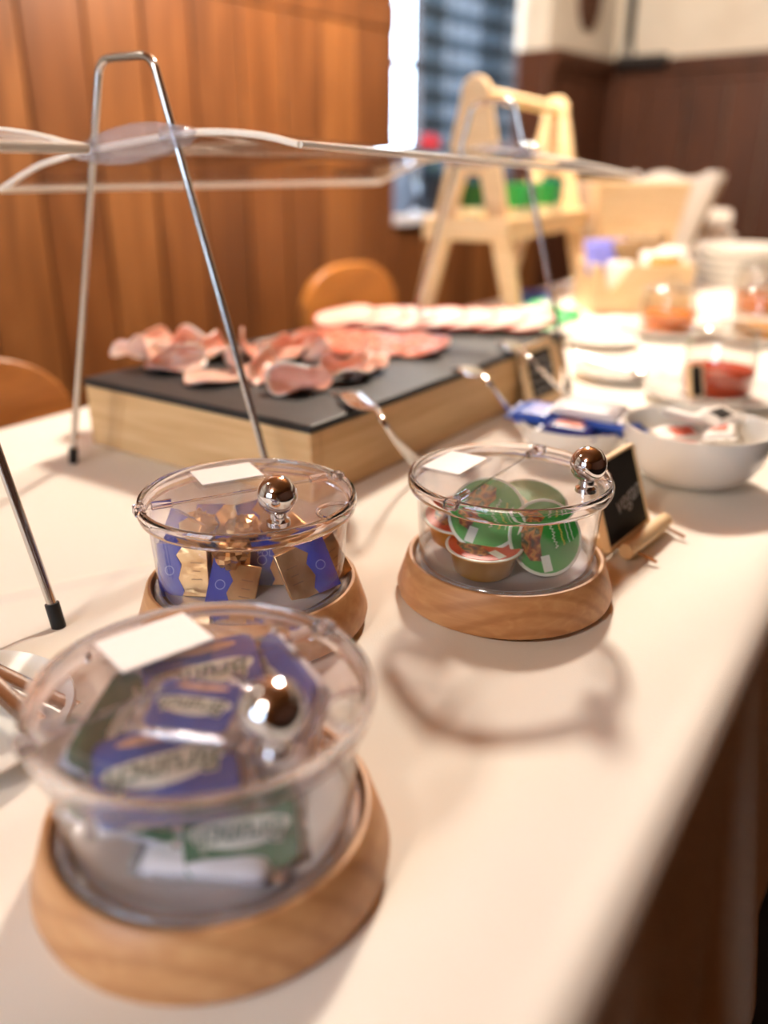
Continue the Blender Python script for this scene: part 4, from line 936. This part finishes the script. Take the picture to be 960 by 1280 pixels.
# stack of platters with rolled towel
def on_dist(px, py, y): d = ray(px, py); p = EYE + d*(y/d.y); return p
pp = on_dist(925, 355, 2.55); pp.z = T
for k in range(5):
    pr_ = MB(); r = .150; z0 = .022*k
    pr = [(0, .004), (r*.7, .004), (r*.72, 0), (r*.78, 0), (r*.99, .021), (r, .0235), (r*.985, .0235), (r*.76, .0075), (0, .0075)]
    pr_.lathe([(a, b+z0) for a, b in pr], 56, c=pp)
    pr_.build('porcelain_platter', M_CERAM, angle=60, label=['bottom white platter of the stack at the table end', 'second white platter from the bottom of the stack', 'middle white platter of the stack at the table end', 'second white platter from the top of the stack', 'top white platter of the stack at the table end'][k], cat='platter', group='stacked white platters')
tw = on_dist(872, 300, 3.12); tw.z = T
te = empty('towel_stack', tw, label='rolled white towel on a pile of folded ones behind the platters', cat='towel', R=basis(cx, cy, Vector((0, 0, 1))))
for k in range(3): slab(.22, .16, .042, 0, seed=90+k).build('folded_towel', M_NAPK, te).location = (0, 0, .022+.040*k)
sp = []
MB().tube([(-.10, 0, .158), (-.05, 0, .158), (.05, 0, .158), (.10, 0, .158)], [.030, .034, .034, .030], 20).build('rolled_towel', M_NAPK, te)

# ================================================================ NEAR CORNER: plate and tongs
pl_c = zt(at(-62, 925)); plate(pl_c, .072, 'white plate beside the cream cheese jar, mostly out of frame')
tl = empty('serving_tongs', zt(at(10, 865)), label='steel serving tongs lying behind the cream cheese jar', cat='tongs')
a_, b_ = at(-40, 838, .010), at(72, 912, .006); d = (b_-a_); d.normalize(); sd_ = d.cross(Vector((0, 0, 1))).normalized(); o0 = zt(at(10, 865))
for s_ in (-1, 1):
    pts = [a_ + (b_-a_)*f + sd_*s_*(.002+.010*f) + Vector((0, 0, .010 + .002*s_)) - o0 for f in arc(8, 0, 1)]
    MB().tube(pts, [(.0068, .0010)]*8, 10).build('arm', M_STEEL, tl)

# ================================================================ CHAIRS BEHIND THE TABLE
def chair(tc, nc_, wtop, ztop, label, hole=True):
    e = empty('wooden_chair', P(tc, nc_, -T), label=label, cat='chair', group='wooden chairs behind the table', R=TBM)
    H = T + ztop; hw = wtop/2; zb = .46
    out = [(hw*.55, zb), (hw*.72, H-.30), (hw*.98, H-.16)] + [(hw*(math.cos(a)**.8 if math.cos(a) > 0 else -abs(math.cos(a))**.8), H-.12+.12*math.sin(a)**.9 if math.sin(a) > 0 else H-.12) for a in arc(17, .12, math.pi-.12)] + [(-hw*.98, H-.16), (-hw*.72, H-.30), (-hw*.55, zb)]
    q = MB().prism(out, -.011, .011, lambda a, b, h: Vector((a, h - (b-zb)*.06, b)))
    bk_ = q.build('backrest', M_CHAIR, e, bevel=.004)
    MB().prism([(.035*math.cos(a), .05*math.sin(a) + H-.15) for a in arc(21, 0, 2*math.pi)[:-1]], -.013, .013, lambda a, b, h: Vector((a, h - (b-zb)*.06, b))).build('grip_inlay', M_DARKW, bk_)
    MB().prism([(-.19, -.02), (.19, -.02), (.21, .38), (-.21, .38)], .44, .465).build('seat', M_CHAIR, e, smooth=False, bevel=.006)
    for s_ in (-1, 1):
        for y0, y1 in ((.03, -.01), (.33, .37)): MB().tube([(s_*.15, y0, .44), (s_*.19, y1, .0)], [.018, .012], 10).build('leg', M_CHAIR, e)
chair(.548, -1.045, .41, .082, 'wooden chair with rounded back at the table corner by the meat box')
chair(1.66, -1.18, .38, .108, 'wooden chair with rounded back behind the salami and pork slices')
